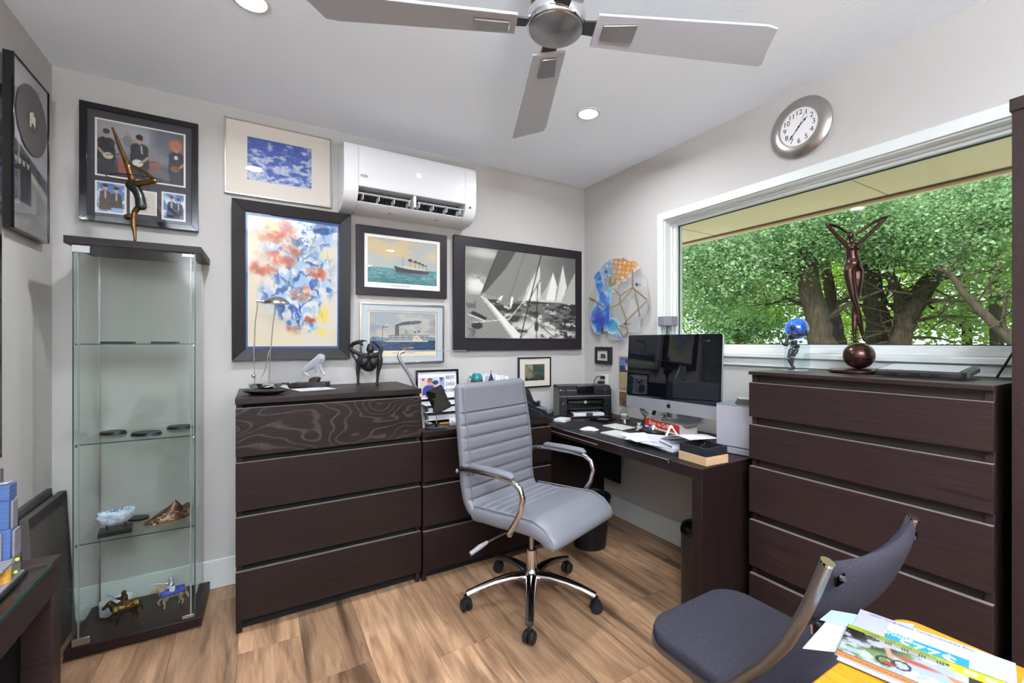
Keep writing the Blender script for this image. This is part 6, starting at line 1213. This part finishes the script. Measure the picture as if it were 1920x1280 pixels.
# ================================================================== yellow table papers
TZ = .7304
def flat(name, label, cat, pts, z, th, m, sub=None):
    c = Vector((sum(p[0] for p in pts)/len(pts), sum(p[1] for p in pts)/len(pts), z)); t = thing(name, label, cat, c); B().prism([(p[0]-c.x, p[1]-c.y) for p in pts], 0, th, 'z').build('sheet', m, t, smooth=False); return t
def p_flyer(u, v):
    c = base(u, '2a2420'); ph = rect(u, v, .0, .72, .19, .86); n = fbm(u*9, v*7, 4, 5)
    c = put(c, 'b9c4dc', ph*ss(.15, .35, u*.4+v*.5)); c = put(c, '6f8f45', ph*np.maximum(ss(.5, .62, n)*.9, 0)*(u+v*.3 < .55)); c = put(c, '39372a', ph*ell(u, v, .16, .3, .18, .18, .5)*ss(.4, .5, n)); c = put(c, 'd9ddeb', ph*ss(.52, .6, fbm(u*12, v*9, 8))*.8); c = put(c, 'c7513a', ph*ell(u, v, .44, .42, .12, .05, .6)); c = put(c, 'caa08c', ph*seg(u, v, (.27, .3), (.31, .55), .02)); c = put(c, '2e2f45', ph*(np.abs(np.hypot((u-.28)/.05, (v-.66)/.1)-1) < .18)+ph*(np.abs(np.hypot((u-.37)/.05, (v-.62)/.1)-1) < .18)); c = put(c, 'c23a2c', ph*ell(u, v, .3, .70, .04, .04))
    c = put(c, '2b4a44', rect(u, v, .66, 1, .45, .95)*.85); c = put(c, 'e58a6a', poly(u, v, [(.60, .42), (1, .42), (1, .62), (.7, .66)])); c = put(c, 'f2ecb0', ell(u, v, .62, .86, .15, .16, .25)*ph)
    c = put(c, 'a9c02c', rect(u, v, 0, 1, .0, .10)); c = put(c, 'efd01f', rect(u, v, .62, 1, .03, .24)); c = put(c, 'f3efe6', rect(u, v, .70, .76, .08, .16)+rect(u, v, .80, .86, .08, .16)); c = put(c, '4f7a35', rect(u, v, .88, .95, .07, .18)); c = put(c, 'e98b4a', rect(u, v, 0, 1, .88, 1))
    for k in range(3): c = put(c, 'e9e4da', rect(u, v, .12+.05*k, .60+.03*k, .125+.028*k, .135+.028*k)*(((u*70) % 1) < .7)); c = put(c, '3a3a20', rect(u, v, .1, .55, .035+.03*k, .045+.03*k)*(((u*60) % 1) < .7)*(k < 2))
    return .76*put(c, '6b3a1c', rect(u, v, .06, .5, .93, .955)*(((u*50) % 1) < .7))
flat('envelope', 'white envelope sticking out at the left of the mail pile', 'envelope', [(-1.415, -2.375), (-1.305, -2.36), (-1.20, -2.44), (-1.31, -2.47)], TZ, .001, M('mail paper', 'a0a0a8', .7))
flat('flyer', 'blue and white corner of a flyer under the mail pile', 'flyer', [(-1.31, -2.352), (-1.26, -2.349), (-1.18, -2.45), (-1.25, -2.46)], TZ+.0014, .001, M('pale blue flyer', '8ea6c6', .5))
def mail(name, label, cat, p00, p10, p01, z, m, th=.0012):
    X = Vector((p10[0]-p00[0], p10[1]-p00[1], 0)); Y = Vector((p01[0]-p00[0], p01[1]-p00[1], 0)); rz = math.atan2(X.y, X.x); w_, h_ = X.length, Y.length
    sgn = 1 if X.cross(Y).z > 0 else -1
    t = thing(name, label, cat, (p00[0], p00[1], z), rz); bx('sheet', (0, 0 if sgn > 0 else -h_, 0), (w_, h_ if sgn > 0 else 0, th), m, t); return t, w_, h_, sgn
t, w_, h_, sg = mail('envelope', 'large grey white window envelope with a blue panel under the leaflet', 'envelope', (-1.212, -2.378), (-1.168, -2.575), (-1.40, -2.42), TZ+.0028, M('grey mail paper', '8e8d97', .7))
# envelope panel
o = bx('label_panel', (.045, -.085, .0013), (.15, -.015, .0016), M('mail paper'), t); bx('blue_panel', (.045, -.085, .0017), (.15, -.045, .0019), M('bright blue print', '1f74c4', .5), t)
text('$225', .036, M('white print', 'f4f6fa', .6), t, (.10, -.066, .0021), (0, 0, PI), name='lettering'); text('BONUS', .012, M('white print'), t, (.062, -.052, .0021), (0, 0, PI))
text('THE PROMOTIONAL OFFER ENCLOSED', .008, M('blue grey print', '6d78a5', .6), t, (.085, -.008, .0015), (0, 0, PI))
t, w_, h_, sg = mail('leaflet', 'glossy leaflet with cyclist photograph and green band on the yellow table', 'leaflet', (-1.285, -2.388), (-1.235, -2.60), (-1.392, -2.412), TZ+.0046, M('glossy leaflet', 'a8a59f', .25))
grid('print', p_flyer, .0005, w_-.0005, -h_+.0005, -.0005, 130, 70, attr_mat('glossy print', .22), t, y=.0014, plane='xy')
t = thing('envelope', 'pinkish paper edge lying right of the yellow table', 'paper', (-1.18, -2.64, TZ)); bx('sheet', (-.06, -.05, 0), (.015, .05, .001), M('pinkish paper', 'd9c3be', .7), t)

# ================================================================== toy brick skyline and leaning canvases at the left
lg = thing('brick_model', 'toy brick model of a blue and grey skyscraper on a black base plate', 'model', (-2.66, -1.445, .7505), 0)
lb_ = M('sand blue bricks', '41598a', .3); lgm = M('light grey bricks', '76747a', .3); ly = M('tan yellow bricks', 'b98a38', .3); lw = M('white bricks', 'e2ded8', .35)
bx('base_plate', (-.12, -.26, 0), (.048, .055, .008), blackp, lg, bev=.001); bx('pavement', (-.118, -.258, .0082), (.044, .051, .0115), lgm, lg)
def tower(n, x0, x1, y0, y1, z0, z1, m):
    o = bx(n, (x0, y0, z0), (x1, y1, z1), m, lg, bev=.0006, seg=1)
    b = B(); z = z0+.0096
    while z < z1-.002: b.box((x0-.0003, y0-.0003, z), (x1+.0003, y1+.0003, z+.0006)); z += .0096
    o2 = b.build('brick_seam', M('brick seam', '6f7480', .5), o, smooth=False); return o
tower('tower_foot', .0, .040, .005, .045, .0118, .052, lgm); tower('tower_lower_block', .003, .037, .008, .042, .0522, .112, lb_)
for x0, x1, y0, y1 in ((.0025, .0265, .003, .0079), (.0372, .0415, .014, .0425), (-.002, .0029, .012, .04)): tower('corner_panel', x0, x1, y0, y1, .053, .108, lgm)
tower('tower_middle_block', .007, .034, .011, .039, .1122, .172, lb_)
for x0, x1, y0, y1 in ((.0065, .0155, .0065, .0109), (.0342, .0378, .018, .0395)): tower('corner_panel', x0, x1, y0, y1, .1125, .168, lgm)
tower('tower_top_block', .004, .036, .008, .041, .1722, .203, lb_); B().lathe([(0, .2032), (.013, .2032), (.015, .206), (.012, .2085), (0, .2085)], 20, Matrix.Translation((.02, .0245, 0))).build('roof_disc', lgm, lg); B().cyl((.02, .0245, .2087), (.02, .0245, .236), .0022).build('antenna', dgrey, lg)
bx('yellow_block', (.0, -.035, .0118), (.03, .0, .04), ly, lg, bev=.0006)
cl = B(); 
for k in range(7): cl.lathe([(0, .012+.0045*k), (.009, .012+.0045*k), (.0085, .016+.0045*k), (0, .016+.0045*k)], 18, Matrix.Translation((.034, -.006, 0)))
cl.build('round_column', ly, lg); bx('roof_slab', (-.005, -.04, .0435), (.042, .003, .0475), lgm, lg, bev=.0005)
b = B(); rd = random.Random(5)
for k in range(40): q = rd.random()*2*PI; b.ball((.012+.022*math.cos(q)*rd.random(), -.075+.03*math.sin(q), .014+.04*rd.random()), .0055, 7)
o = b.build('white_studs', lw, lg); o['kind'] = 'stuff'
for k, (x, y, z) in enumerate(((.043, .02, .045), (.043, .012, .022))): B().ball((x, y, z), .004, 8).build('leaf_stud', M('lime brick', 'a9c24a', .4), lg)
for i, (lb, x, w_) in enumerate((('dark canvas leaning in the left corner, front one of two', -2.885, .06), ('dark canvas leaning in the left corner, back one against the wall', -2.925, .0))):
    t = thing('canvas', lb, 'canvas', (x, -.235-.012*i, .0), 0); t.rotation_euler = (0, -.05, 0)
    cm = M('dark grey canvas', '4a4442', .85, bump=.3, bscale=60); bx('panel', (-.012, -.19, .002), (.012, .19, .60+.02*i), cm, t, bev=.001)
    b = B()
    for k in range(60): z = .02+.58*k/60; b.box((.0121, .150+.01*math.sin(k*1.7), z), (.0135, .188, z+.004)); b.box((.0121, -.19+.38*k/60, .56+.008*math.sin(k*2.1)), (.0135, -.19+.38*k/60+.003, .598))
    o = b.build('canvas_fold', M('dark fold', '2c2726', .9), t); o['kind'] = 'stuff'
